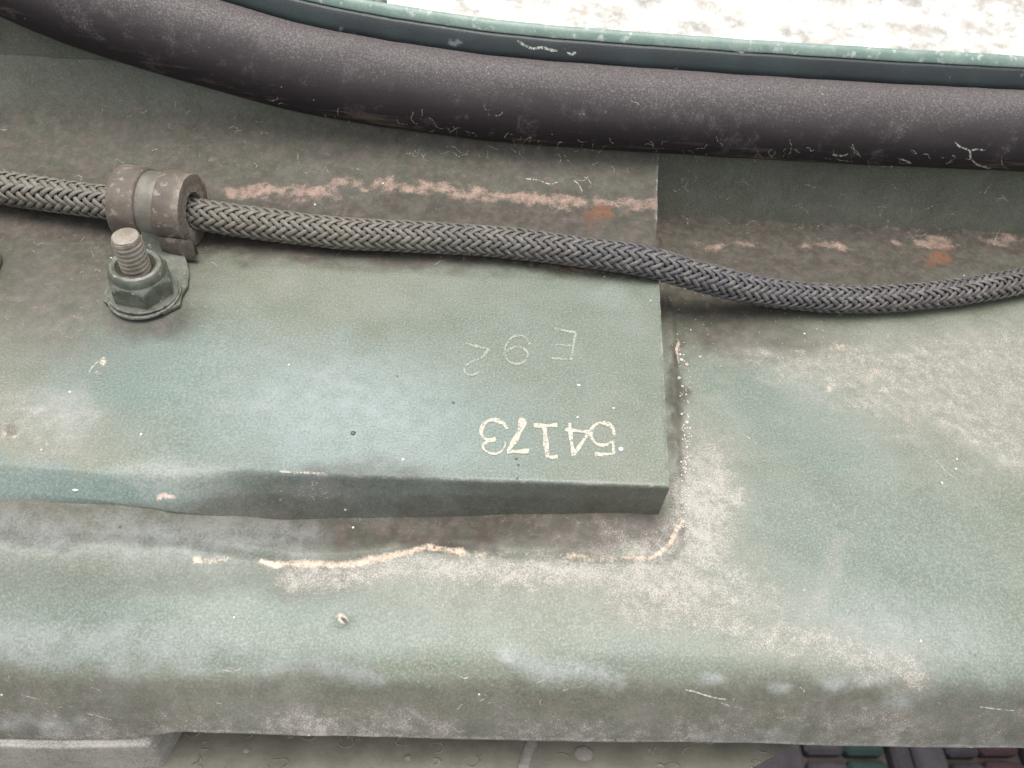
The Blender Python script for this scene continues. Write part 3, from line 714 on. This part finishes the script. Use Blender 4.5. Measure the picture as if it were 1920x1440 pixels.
def sweep(name, section, mat, parent, closed=True, wob=0.0):
    s = np.array(section)     # (offset inwards, height out of wall)
    off = s[:, 0][:, None]; h = s[:, 1][:, None]
    L = np.arange(len(loop))
    wv = (fbm(L[None, :] / 12.0, s[:, :1] * 0 + 4, 3) - 0.5) * wob
    x = loop[None, :, 0] + inward[None, :, 0] * (off + wv); t = loop[None, :, 1] + inward[None, :, 1] * (off + wv)
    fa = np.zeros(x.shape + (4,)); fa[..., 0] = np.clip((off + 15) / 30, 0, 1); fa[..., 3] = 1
    return grid_mesh(name, WP(x, t, h + 0 * x), mat, parent, {'across': fa}, closed_u=True)
def inside(x, t, poly):
    r = np.zeros(x.shape, bool)
    for (x0, y0), (x1, y1) in zip(poly, np.roll(poly, -1, 0)):
        if y0 == y1: continue
        c = ((y0 > t) != (y1 > t)) & (x < (x1 - x0) * (t - y0) / (y1 - y0) + x0)
        r ^= c
    return r
wx_ = np.arange(-300, 430, 1.3); wt_ = np.arange(-6, 240, 1.3)
GX, GT = np.meshgrid(wx_, wt_)
hole = inside((GX[:-1, :-1] + .65), (GT[:-1, :-1] + .65), loop[::4])
hgt = (fbm(GX / 40, GT / 40, 3) - 0.5) * 1.2 + (fbm(GX / 6, GT / 6, 3) - 0.5) * 0.12
wpos = WP(GX, GT, hgt)
wall = grid_mesh('window_frame_panel', wpos, MAT_WALL, hull, masks(wpos, 'wall'), keep=~hole)
th = np.linspace(0, math.pi, 25)
sec = [(-15.3, -1)] + [(-15.3 * math.cos(a), 0.3 + 12.5 * math.sin(a) ** 0.9 * (1 - 0.18 * -math.cos(a))) for a in th] + [(14.6, -3), (13.5, -9)]
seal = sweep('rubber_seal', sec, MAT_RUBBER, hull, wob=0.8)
pane_poly = loop[::3]
def slab(name, poly, h0, h1, mat, parent):
    b = bmesh.new()
    f = [b.verts.new(WP(x, t, h0)) for x, t in poly]; g = [b.verts.new(WP(x, t, h1)) for x, t in poly]
    b.faces.new(f); b.faces.new(list(reversed(g)))
    for i in range(len(f)):
        j = (i + 1) % len(f); b.faces.new((f[i], g[i], g[j], f[j]))
    bmesh.ops.recalc_face_normals(b, faces=b.faces)
    return bm_obj(name, b, mat, parent)
pane = slab('window_pane', pane_poly, -4.2, -6.2, MAT_GLASS, hull)
sweep('glass_edge', [(13.0, -6), (14.2, -1.6), (15.2, -0.8), (17.6, -1.0), (21.6, -1.8), (22.6, -2.4), (22.7, -4.1)], MAT_RIM, pane, wob=0.6)
sweep('glass_bevel', [(22.65, -4.1), (22.8, -2.6), (23.2, -2.4), (25.2, -2.7), (26.6, -3.3), (27.0, -4.1)], MAT_BEVEL, pane, wob=0.5)

# --- lower plate and bracket
def plate(name, poly, z0, z1, mat, parent, bev=0.8):
    b = bmesh.new()
    f = [b.verts.new((x * MM, y * MM, z1 * MM)) for x, y in poly]; g = [b.verts.new((x * MM, y * MM, z0 * MM)) for x, y in poly]
    b.faces.new(f); b.faces.new(list(reversed(g)))
    for i in range(len(f)):
        j = (i + 1) % len(f); b.faces.new((f[i], g[i], g[j], f[j]))
    bmesh.ops.recalc_face_normals(b, faces=b.faces)
    bmesh.ops.bevel(b, geom=b.edges[:], offset=bev * MM, segments=2, affect='EDGES')
    return bm_obj(name, b, mat, parent)
def mat_lower():
    k = NT('olive_paint_with_drip_marks')
    sx = k.stretch(1, 1.6, 1)
    v = k.voro(150, vec=sx); n = k.noise(120, 4, 0.6); g = k.noise(1400, 2)
    base = k.mix(k.ramp(n, 0.3, 0.7), col(0.078, 0.073, 0.055), col(0.118, 0.110, 0.086))
    ring = k.math('MULTIPLY', k.ramp(k.math('ABSOLUTE', k.math('SUBTRACT', v.outputs['Distance'], 0.34)), 0.0, 0.07, 1.0, 0.0), k.ramp(k.noise(140, 2), 0.5, 0.6))
    base = k.mix(k.math('MULTIPLY', ring, 0.35), base, col(0.20, 0.19, 0.155))
    base = k.mix(k.ramp(g, 0.6, 0.8, 0, 0.4), base, col(0.22, 0.21, 0.18))
    k.put(k.bsdf.inputs['Base Color'], base); k.bsdf.inputs['Roughness'].default_value = 0.5
    k.put(k.bsdf.inputs['Normal'], k.bump(k.math('ADD', ring, n), 0.5, 0.0006))
    return k.m
plate('lower_plate', [(-262, -62), (-262, -150), (-40, -150), (75.6, -95.8), (88.5, -89.8), (148, -62)], -66, -60, mat_lower(), hull)
MAT_DRIP = mat_simple('pinkish_drip', (0.155, 0.140, 0.124), (0.20, 0.18, 0.165), 200, 0.7)
def drip(pts, r):
    b = bmesh.new()
    for (u, v, k_) in pts:
        d = bmesh.ops.create_icosphere(b, subdivisions=2, radius=r * k_ * MM)
        for q in d['verts']:
            q.co.z *= 0.3
            q.co += Vector(P(u, v, -60))
    return bm_obj('paint_drip', b, MAT_DRIP, hull, smooth=True)
drip([(997, 1394, 1.0), (993, 1402, 1.0), (990, 1410, 0.95), (987, 1419, 0.95), (984, 1428, 0.9), (982, 1436, 1.0)], 1.9)
drip([(1089, 1413, 1.0), (1096, 1413, 1.05), (1101, 1414, 0.9)], 2.2)
drip([(460, 1407, 1.0), (464, 1408, 0.8)], 0.8)
# inner panel of the vehicle seen through the glass at the left
def inner():
    b = bmesh.new()
    bmesh.ops.create_cube(b, size=1)
    for q in b.verts:
        q.co = Vector(WP(-132 + q.co.x * 160, 130 + q.co.y * 150, -42 + q.co.z * 3))
    bmesh.ops.recalc_face_normals(b, faces=b.faces)
    bmesh.ops.bevel(b, geom=b.edges[:], offset=0.001, segments=2, affect='EDGES')
    return b
bm_obj('inner_panel', inner(), mat_simple('pale_green_inner_paint', (0.28, 0.40, 0.33), (0.34, 0.46, 0.38), 60, 0.5), hull)
# support bracket under the left of the ledge
def bracket():
    xs_ = np.linspace(-262, -97.5, 120)
    secs = [(-80, -43.5), (-92.8, -43.3), (-94.4, -44.2), (-95.2, -46), (-97.2, -62), (-101, -95), (-104, -130)]
    yz = cr_spline(secs, 1.2)
    X_, T_ = np.meshgrid(xs_, np.arange(len(yz)))
    Y_ = yz[T_, 0] + (fbm(X_ / 30, yz[T_, 1] / 30, 3) - 0.5) * 1.5
    Z_ = yz[T_, 1].copy()
    Zt = np.interp(xs_, [-262, -135, -104, -94], [-45, -43.2, -42.6, -41.8])
    Z_ = Z_ + (Zt[None, :] + 43.3) * (1 - sstep(0, 20, T_))
    pos = np.stack([X_, Y_, Z_], -1)
    ex = []
    for (ddx, ddy) in [(0.8, 0.25), (1.3, 0.9), (2.0, 3.5), (5.5, 14.0), (6.5, 30.0)]:
        c = pos[:, -1].copy(); c[:, 0] += ddx; c[:, 1] += ddy; ex.append(c)
    return np.concatenate([pos, np.stack(ex, 1)], 1) * MM
bp = bracket()
Ab = np.zeros(bp.shape[:2] + (4,)); Ab[..., 0] = 0.62 + 0.6 * fbm(bp[..., 0] / .012, bp[..., 2] / .009, 4); Ab[..., 2] = 0.12; Ab[..., 1] = 0.12
Bb = np.zeros(bp.shape[:2] + (4,)); Bb[..., 2] = 0.15; Bb[..., 3] = 1
grid_mesh('support_bracket', bp, MAT_PAINT, hull, {'maskA': Ab, 'maskB': Bb})

# --- lettering on the block, read upside down from here
def ribbons(name, strokes, zmm, mat, parent, zoom=(640, 480, 3.0), jitter=0.6):
    b = bmesh.new()
    for k_, (pts, w) in enumerate(strokes):
        pts = [(zoom[0] + x / zoom[2], zoom[1] + y / zoom[2]) for x, y in pts]
        p = cr_spline(pts, 2.0)
        wv = np.linspace(w[0], w[1], len(p)) if isinstance(w, tuple) else np.full(len(p), w)
        t = np.gradient(p, axis=0); t /= np.linalg.norm(t, axis=1)[:, None] + 1e-9
        nrm = np.stack([-t[:, 1], t[:, 0]], -1)
        prev = None
        for i in range(len(p)):
            hw = wv[i] * 0.49 * (1 + 0.25 * math.sin(i * 0.35 + k_ * 2.1)) + random.uniform(-jitter, jitter) * 0.5
            zz = zmm + 0.004 * k_
            a = b.verts.new(P(*(p[i] + nrm[i] * hw), zz)); c = b.verts.new(P(*(p[i] - nrm[i] * hw), zz))
            if prev:
                b.faces.new((prev[0], a, c, prev[1]))
            prev = (a, c)
    bmesh.ops.recalc_face_normals(b, faces=b.faces)
    return bm_obj(name, b, mat, parent)
serial = [([(1425, 1112), (1480, 1116), (1530, 1110)], 6), ([(1530, 1112), (1530, 1080), (1528, 1040)], 6),
          ([(1528, 1040), (1490, 1062), (1440, 1058), (1407, 1020), (1408, 975), (1440, 943), (1490, 941), (1528, 970), (1534, 1008)], (5, 7)),
          ([(1258, 975), (1330, 984), (1396, 990)], 6), ([(1393, 990), (1350, 1055), (1306, 1120)], 6.5), ([(1284, 938), (1292, 1030), (1308, 1122)], 7),
          ([(1082, 952), (1150, 954), (1216, 950)], 7), ([(1142, 955), (1150, 1045), (1160, 1130)], 9), ([(1155, 1130), (1190, 1132), (1217, 1129)], 7),
          ([(1024, 912), (1010, 965), (985, 1022), (960, 1060), (938, 1096)], (14, 8)), ([(932, 1099), (1000, 1100), (1057, 1095)], 7.5),
          ([(936, 972), (905, 937), (850, 921), (803, 945), (786, 990), (805, 1025), (845, 1036), (868, 1026)], (7.5, 6.5)),
          ([(845, 1038), (803, 1056), (800, 1085), (840, 1110), (890, 1105), (918, 1072), (922, 1045)], (5, 3.5))]
ribbons('serial_number', serial, 0.13, MAT_CREAM, block)
chalk = [([(1318, 425), (1306, 500), (1294, 582)], 4.0), ([(1200, 408), (1260, 420), (1318, 430)], 4.5), ([(1205, 498), (1250, 500), (1304, 506)], 3.0), ([(1183, 574), (1240, 578), (1296, 582)], 3.6),
         ([(1062, 497), (1030, 456), (975, 450), (932, 490), (918, 540), (932, 582), (975, 606), (1025, 596), (1049, 556), (1030, 525), (980, 511), (925, 537)], 3.8),
         ([(700, 490), (765, 508), (830, 524)], 4.5), ([(828, 524), (790, 570), (722, 600), (691, 635), (705, 664), (740, 668), (778, 650)], (4.2, 3.2))]
ribbons('scratched_mark', chalk, 0.13, MAT_CHALK, block)

# --- small runs and lumps of paint on the block's lower edge
def lump(name, u, v, zmm, r, mat, parent, squash=0.6, sx=1.0):
    b = bmesh.new()
    bmesh.ops.create_icosphere(b, subdivisions=2, radius=r * MM)
    for q in b.verts:
        q.co *= 1 + random.uniform(-.12, .12)
        q.co.z *= squash; q.co.x *= sx
    bmesh.ops.translate(b, vec=P(u, v, zmm), verts=b.verts)
    return bm_obj(name, b, mat, parent, smooth=True)
for (u, v, z_, r, s_) in [(22, 960, -15.0, 1.1, 1.6), (303, 965, -15.5, 1.2, 1.3), (662, 812, 0.1, 0.75, 1.0), (850, 755, 0.05, 0.45, 1.0), (968, 860, 0.05, 0.4, 1), (972, 872, 0.05, 0.35, 1), (970, 897, 0.0, 0.4, 1), (1148, 948, -12, 0.6, 1)]:
    lump('paint_lump', u, v, z_, r, MAT_BLOB, block, sx=s_)

MAT_CHIP = mat_simple('pale_blue_white_chip', (0.38, 0.43, 0.44), (0.48, 0.52, 0.52), 300, 0.7)
for (u, v, z_, r, s_) in [(1164, 842, 0.1, 0.85, 1.0), (17, 879, -1.0, 0.75, 1.0), (142, 917, -3.4, 0.75, 1.2), (1085, 722, 0.1, 0.55, 1.2), (1083, 782, 0.1, 0.4, 1), (1220, 563, 0.05, 0.35, 1)]:
    lump('paint_chip', u, v, z_, r, MAT_CHIP, block, squash=0.25, sx=s_)
# --- threaded stud welded to the block
SX, SY = P(275, 558, 0)[:2]
SX *= 1000; SY *= 1000
def stud(h0=-1.0, h1=26.2, r0=4.45, pitch=1.75):
    zz = np.arange(h0, h1, 0.16); tt = np.linspace(0, 2 * math.pi, 48, endpoint=False)
    Z_, T_ = np.meshgrid(zz, tt, indexing='ij')
    ph = (Z_ / pitch - T_ / (2 * math.pi)) % 1.0
    tri = 1 - np.abs(2 * ph - 1)
    r = r0 - 0.75 * np.clip(1 - tri * 1.5, 0, 1)
    r = np.where(Z_ > h1 - 1.6, np.minimum(r, r0 - 0.15 - 0.45 * (Z_ - (h1 - 1.6)) / 1.6), r)
    pos = np.stack([r * np.cos(T_), r * np.sin(T_), Z_], -1)
    caps = []
    for f in (0.86, 0.78, 0.5, 0.01):
        c = pos[-1].copy(); c[:, :2] *= f / 0.9; c[:, 2] = h1 + 0.05 * (1 - f) + 0.02; caps.append(c)
    return np.concatenate([pos, np.stack(caps, 0)], 0)
sp = stud()
lean_v = np.array([2.0 / 27.0, 0.0])
def place(pos):
    q = pos.copy()
    q[..., 0] += SX + pos[..., 2] * 0.05; q[..., 1] += SY
    return q * MM
grid_mesh('threaded_stud', place(sp), MAT_STUD, block, closed_u=True)

# ------------------------------------------------------------------ nut and washer on the stud
def hexnut(name, label, loc, tilt=0.0, group=None):
    t = thing(name, label, 'nut', loc, group)
    # hex body with a flange lip and a rounded locking collar
    N = 96; tt = np.linspace(0, 2 * math.pi, N, endpoint=False)
    def hexr(af, rnd):
        a = (tt + math.radians(7.5)) % (math.pi / 3) - math.pi / 6
        return np.minimum(af / 2 / np.cos(a), rnd)
    rows_ = []
    af = 17.4
    for r_, z_, hx in [(5.0, 3.2, 0), (10.4, 3.2, 0), (10.8, 3.5, 0), (10.8, 4.0, 0), (10.4, 4.4, 0), (10.4, 4.5, 1), (10.4, 4.7, 1), (10.4, 9.0, 1), (9.75, 10.0, 2), (9.2, 10.8, 2), (8.7, 11.3, 2), (8.35, 11.7, 0), (8.3, 12.8, 0), (8.05, 13.9, 0), (7.5, 14.7, 0), (6.8, 15.0, 0), (6.0, 14.7, 0), (5.3, 13.6, 0), (4.5, 12.6, 0), (4.3, 10.0, 0)]:
        rr = hexr(af, r_) if hx else np.full(N, r_)
        rows_.append(np.stack([rr * np.cos(tt), rr * np.sin(tt), np.full(N, z_)], -1))
    pos = np.array(rows_)
    pos[..., :2] += (fbm(pos[..., 0] / 3 + 50, pos[..., 1] / 3 + pos[..., 2] / 3, 2)[..., None] - 0.5) * 0.25
    o = grid_mesh('nut_body', pos * MM, MAT_NUT, t, closed_u=True)
    o.data.set_sharp_from_angle(angle=math.radians(28))
    w = lathe('washer', [(4.9, 1.6), (10.9, 1.6), (11.3, 1.9), (11.3, 2.6), (11.0, 2.9), (4.9, 2.9)], MAT_NUT, t, 64)
    w.data.transform(Matrix.Scale(MM, 4))
    w.data.set_sharp_from_angle(angle=math.radians(40))
    w.rotation_euler = (0.03, -0.05, 0)
    return t
nut = hexnut('hex_nut', 'green painted flanged hex nut clamping down the cable strap', (SX * MM, SY * MM, 0))
nut.rotation_euler = (0.0, 0.05, 0)

# ------------------------------------------------------------------ cushioned clamp
CC = P(290, 386, 11.4) * 1000
clamp = thing('hose_clamp', 'brown grey cushioned loop clamp round the braided hose above the nut', 'clamp', (CC[0] * MM, CC[1] * MM, 0))
AX = math.radians(-6)      # hose heads slightly down to the right
def ring(name, x0, x1, ro, ri, mat, edge=0.9, wob=0.02, seed=0, bev_r=0.0):
    sec_ = [(ri, x0 + .3), (ro - edge, x0), (ro - .25 * edge, x0 + .3 * edge), (ro, x0 + edge)] + [(ro, x0 + edge + (x1 - x0 - 2 * edge - bev_r) * q) for q in (0.33, 0.66, 1)] + \
           [(ro - .28 * max(edge, bev_r), x1 - .35 * edge), (ro - max(edge, bev_r), x1), (ri, x1 - .2), (ri, x0 + .3)]
    N = 96; tt = np.linspace(0, 2 * math.pi, N, endpoint=False)
    pr = np.array(sec_)
    wv = 1 + wob * (fbm(np.cos(tt) * 1.5 + seed, np.sin(tt) * 1.5 + 4, 3) - 0.5) * 2
    # loop is a little drawn out towards the bolt
    r = pr[:, :1] * wv[None, :]
    pos = np.stack([pr[:, 1:] + 0 * r, r * np.cos(tt) * 1.0, r * np.sin(tt)], -1)
    pos[..., 0] += 0.25 * (fbm(tt[None, :] * 2 + seed, r * 0 + seed, 2) - 0.5)
    c, s = math.cos(AX), math.sin(AX)
    q = pos.copy(); q[..., 0] = pos[..., 0] * c - pos[..., 1] * s; q[..., 1] = pos[..., 0] * s + pos[..., 1] * c
    q[..., 2] += 11.4
    o = grid_mesh(name, q * MM, mat, clamp, closed_u=True)
    o.data.set_sharp_from_angle(angle=math.radians(50))
    return o
ring('cushion_lip', -10.6, -1.4, 12.6, 6.4, MAT_CLAMP, 0.9, 0.02, 1)
ring('strap', -1.6, 5.0, 11.5, 7.0, MAT_STRAP, 0.3, 0.01, 2)
ring('cushion_lip', 4.6, 13.6, 12.8, 6.2, MAT_CLAMP, 1.0, 0.05, 3, bev_r=2.8)
# strap tail running forward to the stud
def tailplate():
    dy = SY - CC[1]
    yz = cr_spline([(-11.2, 9.0), (-12.6, 5.0), (-15.0, 2.0), (-19, 0.95), (-26, 0.8), (dy, 0.8), (dy - 8, 0.8)], 0.8)
    n = len(yz); w = np.linspace(-1, 1, 15)
    cx = np.linspace(3.5, SX - CC[0] + 0.5, n); hw = np.interp(np.arange(n), [0, n * .35, n * .6, n * .85, n - 1], [5, 8.5, 12.5, 12, 6.5])
    top = np.stack([cx[:, None] + hw[:, None] * w[None, :] + 1.2 * np.sin(yz[:, :1] / 4) , yz[:, :1] + 0 * w[None, :], yz[:, 1:] + 0.75 + 0 * w[None, :]], -1)
    bot = top.copy(); bot[..., 2] -= 0.9
    return np.concatenate([top, bot[:, ::-1]], 1) * MM
o = grid_mesh('strap_tail', tailplate(), MAT_NUT, clamp, closed_u=True)
o.data.set_sharp_from_angle(angle=math.radians(40))
# torn flap of the right cushion
def flap():
    xs_ = np.linspace(4.2, 15.6, 14)
    low_ = np.interp(xs_, [4.2, 6.5, 9, 11, 13, 15.6], [4.5, 3.0, 0.9, 0.1, 0.7, 2.6])
    pos = []
    for t in np.linspace(0, 1, 8):
        a = math.radians(200) + 0.0
        z = 9.6 + (low_ - 9.6) * t
        y = -12.9 - 0.9 * math.sin(t * 2.0) + 0 * xs_
        pos.append(np.stack([xs_, y - xs_ * 0.105, z], -1))
    f = np.array(pos); g = f.copy(); g[..., 1] += 2.2
    return np.concatenate([f, g[::-1]], 0) * MM
grid_mesh('torn_cushion_end', flap(), MAT_CLAMP, clamp)

# ------------------------------------------------------------------ braided hose
HR = 4.75
path = [P(*q) * 1000 for q in [(-170, 318, 8.3), (-70, 333, 7.8), (0, 350, 7.4), (100, 366, 7.4), (200, 380, 8.4), (292, 393, 9.4), (380, 404, 8.0), (500, 421, 6.2), (640, 437, 5.7), (800, 445, 5.4), (950, 455, 5.4),
        (1100, 474, 5.7), (1180, 485, 5.5), (1240, 498, 4.0), (1320, 521, -0.7), (1400, 541, -5.7), (1500, 555, -9.8), (1600, 561, -11.1), (1700, 557, -11.2), (1800, 547, -11.2), (1900, 530, -11.2), (2000, 508, -11.2), (2100, 484, -11.2)]]
path = cr_spline(path, 0.45)
seglen = np.r_[0, np.cumsum(np.linalg.norm(np.diff(path, axis=0), axis=1))]
S = np.arange(0, seglen[-1], 0.45)
path = np.stack([np.interp(S, seglen, path[:, i]) for i in range(3)], -1)
T = np.gradient(path, axis=0); T /= np.linalg.norm(T, axis=1)[:, None]
U = np.cross(T, np.array([0, 0, 1.])); U /= np.linalg.norm(U, axis=1)[:, None]
V = np.cross(U, T)
hose = thing('braided_hose', 'grey braided sleeve hose running across the block and down onto the ledge', 'hose', tuple(path[len(path) // 2] * MM))
hloc = path[len(path) // 2]
NS = 12; PITCH = 42.0
twist = 0.006 * (S - 140) + 0.35 * np.sin(S / 60.0)
fat = np.interp(S, [0, 60, 110, 400], [1.14, 1.08, 1.02, 0.98]) * (1 + 0.07 * (fbm(S / 12, S * 0 + 2, 2) - 0.5))
def strand(i, sgn):
    th = sgn * 2 * math.pi * S / PITCH + 2 * math.pi * i / NS      # angle in the braid's own frame
    f = np.sin(2 * math.pi * (th * NS / math.pi + 0.5) / 4)
    r = (HR + sgn * 0.43 * np.clip(f * 1.35, -1, 1) + 0.22 * (fbm(S / 3 + i * 5.7, S * 0 + sgn * 3 + 9, 2) - 0.5)) * fat
    a = th + twist + 0.075 * (fbm(S / 4 + i * 3.1, S * 0 + sgn * 7 + 20, 2) - 0.5)
    rad = np.cos(a)[:, None] * U + np.sin(a)[:, None] * V
    c = path + rad * r[:, None]
    tt = np.gradient(c, axis=0); tt /= np.linalg.norm(tt, axis=1)[:, None]
    side = np.cross(tt, rad); side /= np.linalg.norm(side, axis=1)[:, None]
    K = 10; k_ = np.linspace(0, 2 * math.pi, K, endpoint=False)
    hw = (0.76 + 0.20 * (fbm(S / 4 + i * 2.3, S * 0 + sgn * 11 + 30, 2) - 0.5)) * fat; hh = 0.42
    ring_ = c[:, None, :] + side[:, None, :] * (np.cos(k_)[None, :] * hw[:, None])[..., None] + rad[:, None, :] * (np.sin(k_) * hh)[None, :, None]
    return (ring_ - hloc) * MM
for sgn in (1, -1):
    for i in range(NS):
        grid_mesh('strand', strand(i, sgn), MAT_HOSE, hose, closed_u=True)
kk = np.linspace(0, 2 * math.pi, 24, endpoint=False)
core = path[::4, None, :] + (np.cos(kk)[None, :, None] * U[::4, None, :] + np.sin(kk)[None, :, None] * V[::4, None, :]) * ((HR - 0.75) * fat[::4])[:, None, None]
grid_mesh('core', (core - hloc) * MM, MAT_CORE, hose, closed_u=True)

# ------------------------------------------------------------------ second fastener, just cut by the left edge of the picture
bl = P(-72, 505, 0)
bolt = thing('hex_bolt', 'dark olive bolt head cut off by the left picture edge below the hose', 'bolt', (bl[0], bl[1], 0))
N = 96; tt = np.linspace(0, 2 * math.pi, N, endpoint=False)
rows_ = []
for r_, z_ in [(12.0, 0.0), (12.2, 0.6), (12.2, 1.6), (11.8, 2.0), (10.6, 2.1), (10.6, 16), (10.3, 18.2), (9.2, 19.6), (7.4, 20.2), (4, 20.4), (0.02, 20.4)]:
    rows_.append(np.stack([r_ * np.cos(tt), r_ * np.sin(tt), np.full(N, z_)], -1))
o = grid_mesh('bolt_head', np.array(rows_[4:]) * MM, MAT_BLOB, bolt, closed_u=True)
o = grid_mesh('washer', np.array(rows_[:5]) * MM, MAT_BLOB, bolt, closed_u=True)

# ------------------------------------------------------------------ grit caught along the block's right side
def grit():
    b = bmesh.new()
    spots = []
    for _ in range(150):
        t = random.random() ** 0.8
        spots.append((1276 + 12 * math.sin(t * 3) + random.gauss(0, 6), 600 + 400 * t, random.uniform(0.10, 0.32)))
    spots += [(1278, 674, 0.7), (1287, 683, 0.75), (1272, 711, 0.8), (1280, 723, 0.55), (1289, 789, 0.6), (1279, 774, 0.5), (1275, 664, 0.45)]
    for _ in range(90):
        spots.append((random.uniform(1240, 1560), random.uniform(540, 700), random.uniform(0.08, 0.2)))
    from mathutils.bvhtree import BVHTree
    for (u, v, r) in spots:
        c = P(u, v, -16.6)
        i = np.argmin((np.abs(spos[0, :, 0] - c[0]))); j = np.argmin(np.abs(spos[:, i, 1] - c[1]))
        zz = spos[j, i, 2]
        d = bmesh.ops.create_icosphere(b, subdivisions=1, radius=r * MM)
        for q in d['verts']:
            q.co *= 1 + random.uniform(-.25, .25)
            q.co.z *= 0.7
            q.co += Vector((c[0], c[1], zz + 0.25 * r * MM))
    return b
g = bm_obj('grit', grit(), MAT_GRIT)
g['kind'] = 'stuff'; g['label'] = 'pale sand grains and crumbs caught beside the block'; g['category'] = 'grit'

# ------------------------------------------------------------------ lint, hair cracks and scratches lying on the surfaces
bpy.context.view_layer.update()
DG = bpy.context.evaluated_depsgraph_get()
def on_surface(u, v, lift=0.06):
    d = Vector(ray(u, v)).normalized()
    ok, loc, nrm, *_ = sc.ray_cast(DG, Vector(CAM_POS), d)
    if not ok or (loc - Vector(CAM_POS)).length > 0.5:
        return None
    if nrm.dot(d) > 0:
        nrm = -nrm
    return loc + nrm * lift * MM
def fibres(name, lines, mat):
    b = bmesh.new()
    for pts, w in lines:
        p = cr_spline(pts, 2.5)
        t = np.gradient(p, axis=0); t /= np.linalg.norm(t, axis=1)[:, None] + 1e-9
        nrm = np.stack([-t[:, 1], t[:, 0]], -1)
        prev = None
        for i in range(len(p)):
            hw = w / 2 * random.uniform(0.55, 1.25) * (0.35 if i in (0, len(p) - 1) else 1)
            a = on_surface(*(p[i] + nrm[i] * hw)); c = on_surface(*(p[i] - nrm[i] * hw))
            if a is None or c is None or (a - c).length > 0.003:
                prev = None; continue
            a = b.verts.new(a); c = b.verts.new(c)
            if prev and (prev[0].co - a.co).length < 0.003:
                b.faces.new((prev[0], a, c, prev[1]))
            prev = (a, c)
    return bm_obj(name, b, mat)
def squiggle(u, v, L, n=5, bias=0.0):
    a = random.uniform(-0.5, 0.5) + bias + random.choice((0, math.pi)); pts = [(u, v)]
    for _ in range(n):
        a += random.gauss(0, 0.55)
        pts.append((pts[-1][0] + L / n * math.cos(a), pts[-1][1] + L / n * math.sin(a)))
    return pts
LINES = [([(1285, 1293), (1303, 1297), (1325, 1304), (1345, 1309), (1362, 1311)], 3.0), ([(1352, 1318), (1362, 1321), (1370, 1326)], 2.0),
         ([(1835, 1325), (1860, 1328), (1885, 1331), (1902, 1332)], 2.4), ([(1790, 266), (1800, 275), (1818, 283), (1820, 296), (1832, 308), (1850, 314), (1868, 320)], 3.6), ([(1818, 283), (1830, 280), (1848, 282)], 3.0),
         ([(970, 76), (985, 86), (1000, 91), (1015, 89), (1030, 93), (1045, 96)], 5.0), ([(1063, 98), (1072, 102), (1080, 98)], 5.0), ([(1365, 83), (1378, 95), (1392, 98), (1412, 96)], 3.0),
         ([(415, 1255), (435, 1259), (452, 1254)], 2.0), ([(40, 1302), (55, 1306), (75, 1312)], 2.0), ([(160, 1337), (190, 1344), (210, 1350)], 2.2), ([(1390, 812), (1405, 822), (1421, 834)], 1.6),
         ([(1740, 852), (1760, 868), (1775, 885), (1798, 900)], 1.6), ([(860, 1265), (870, 1272), (880, 1268)], 2.4), ([(524, 884), (560, 886), (610, 888)], 4.0), ([(1685, 297), (1700, 302), (1708, 306)], 3.5), ([(1560, 290), (1580, 292), (1590, 288)], 3.0),
         ([(166, 702), (172, 690), (186, 676), (200, 668)], 2.4), ([(815, 497), (822, 492), (832, 486)], 1.6), ([(1075, 338), (1085, 346), (1092, 360)], 1.8), ([(985, 335), (1010, 338), (1030, 345), (1050, 340)], 2.0)]
random.seed(21)
for _ in range(34): LINES.append((squiggle(random.uniform(1240, 1910), random.uniform(330, 440), random.uniform(8, 34)), random.uniform(0.62, 1.22)))
for _ in range(60): LINES.append((squiggle(random.uniform(0, 1220), random.uniform(180, 360), random.uniform(6, 24), bias=0.08), random.uniform(0.56, 1.09)))
for _ in range(22): LINES.append((squiggle(random.uniform(760, 1150), random.gauss(283, 3) , random.uniform(10, 30), bias=0.08), random.uniform(0.62, 1.22)))
for _ in range(60): LINES.append((squiggle(random.uniform(500, 1900), random.gauss(0, 10) + 0, random.uniform(8, 40), bias=0.08), random.uniform(0.56, 1.16)))
LINES = LINES[:-60]
for _ in range(60):
    u = random.uniform(450, 1900); v0 = np.interp(u, [480, 700, 1000, 1400, 1900], [190, 235, 268, 293, 318]) - abs(random.gauss(0, 9))
    LINES.append((squiggle(u, v0, random.uniform(8, 34), bias=0.06), random.uniform(0.56, 1.09)))
for _ in range(70): LINES.append((squiggle(random.uniform(0, 1900), random.uniform(1270, 1395), random.uniform(6, 26), bias=0.03), random.uniform(0.56, 1.09)))
for _ in range(60): LINES.append((squiggle(random.uniform(1290, 1910), random.uniform(620, 1240), random.uniform(5, 18), n=4, bias=0.5), random.uniform(0.50, 0.88)))
for _ in range(40): LINES.append((squiggle(random.uniform(500, 640), random.uniform(892, 940), random.uniform(4, 9), n=3), random.uniform(0.62, 1.09)))
for _ in range(40): LINES.append((squiggle(random.uniform(0, 420), random.uniform(430, 640), random.uniform(5, 16), n=4), random.uniform(0.50, 0.88)))
for _ in range(46):
    u = random.uniform(400, 1900); yb = np.interp(u, [400, 640, 950, 1240, 1400, 1600, 1900], [440, 470, 490, 530, 575, 592, 560])
    LINES.append((squiggle(u, yb - abs(random.gauss(0, 10)), random.uniform(6, 20), bias=0.1), random.uniform(0.8, 1.3)))
lint = fibres('lint', LINES, MAT_SCR)
lint['kind'] = 'stuff'; lint['label'] = 'fine pale fibres and hairline scratches scattered over the paint'; lint['category'] = 'lint'
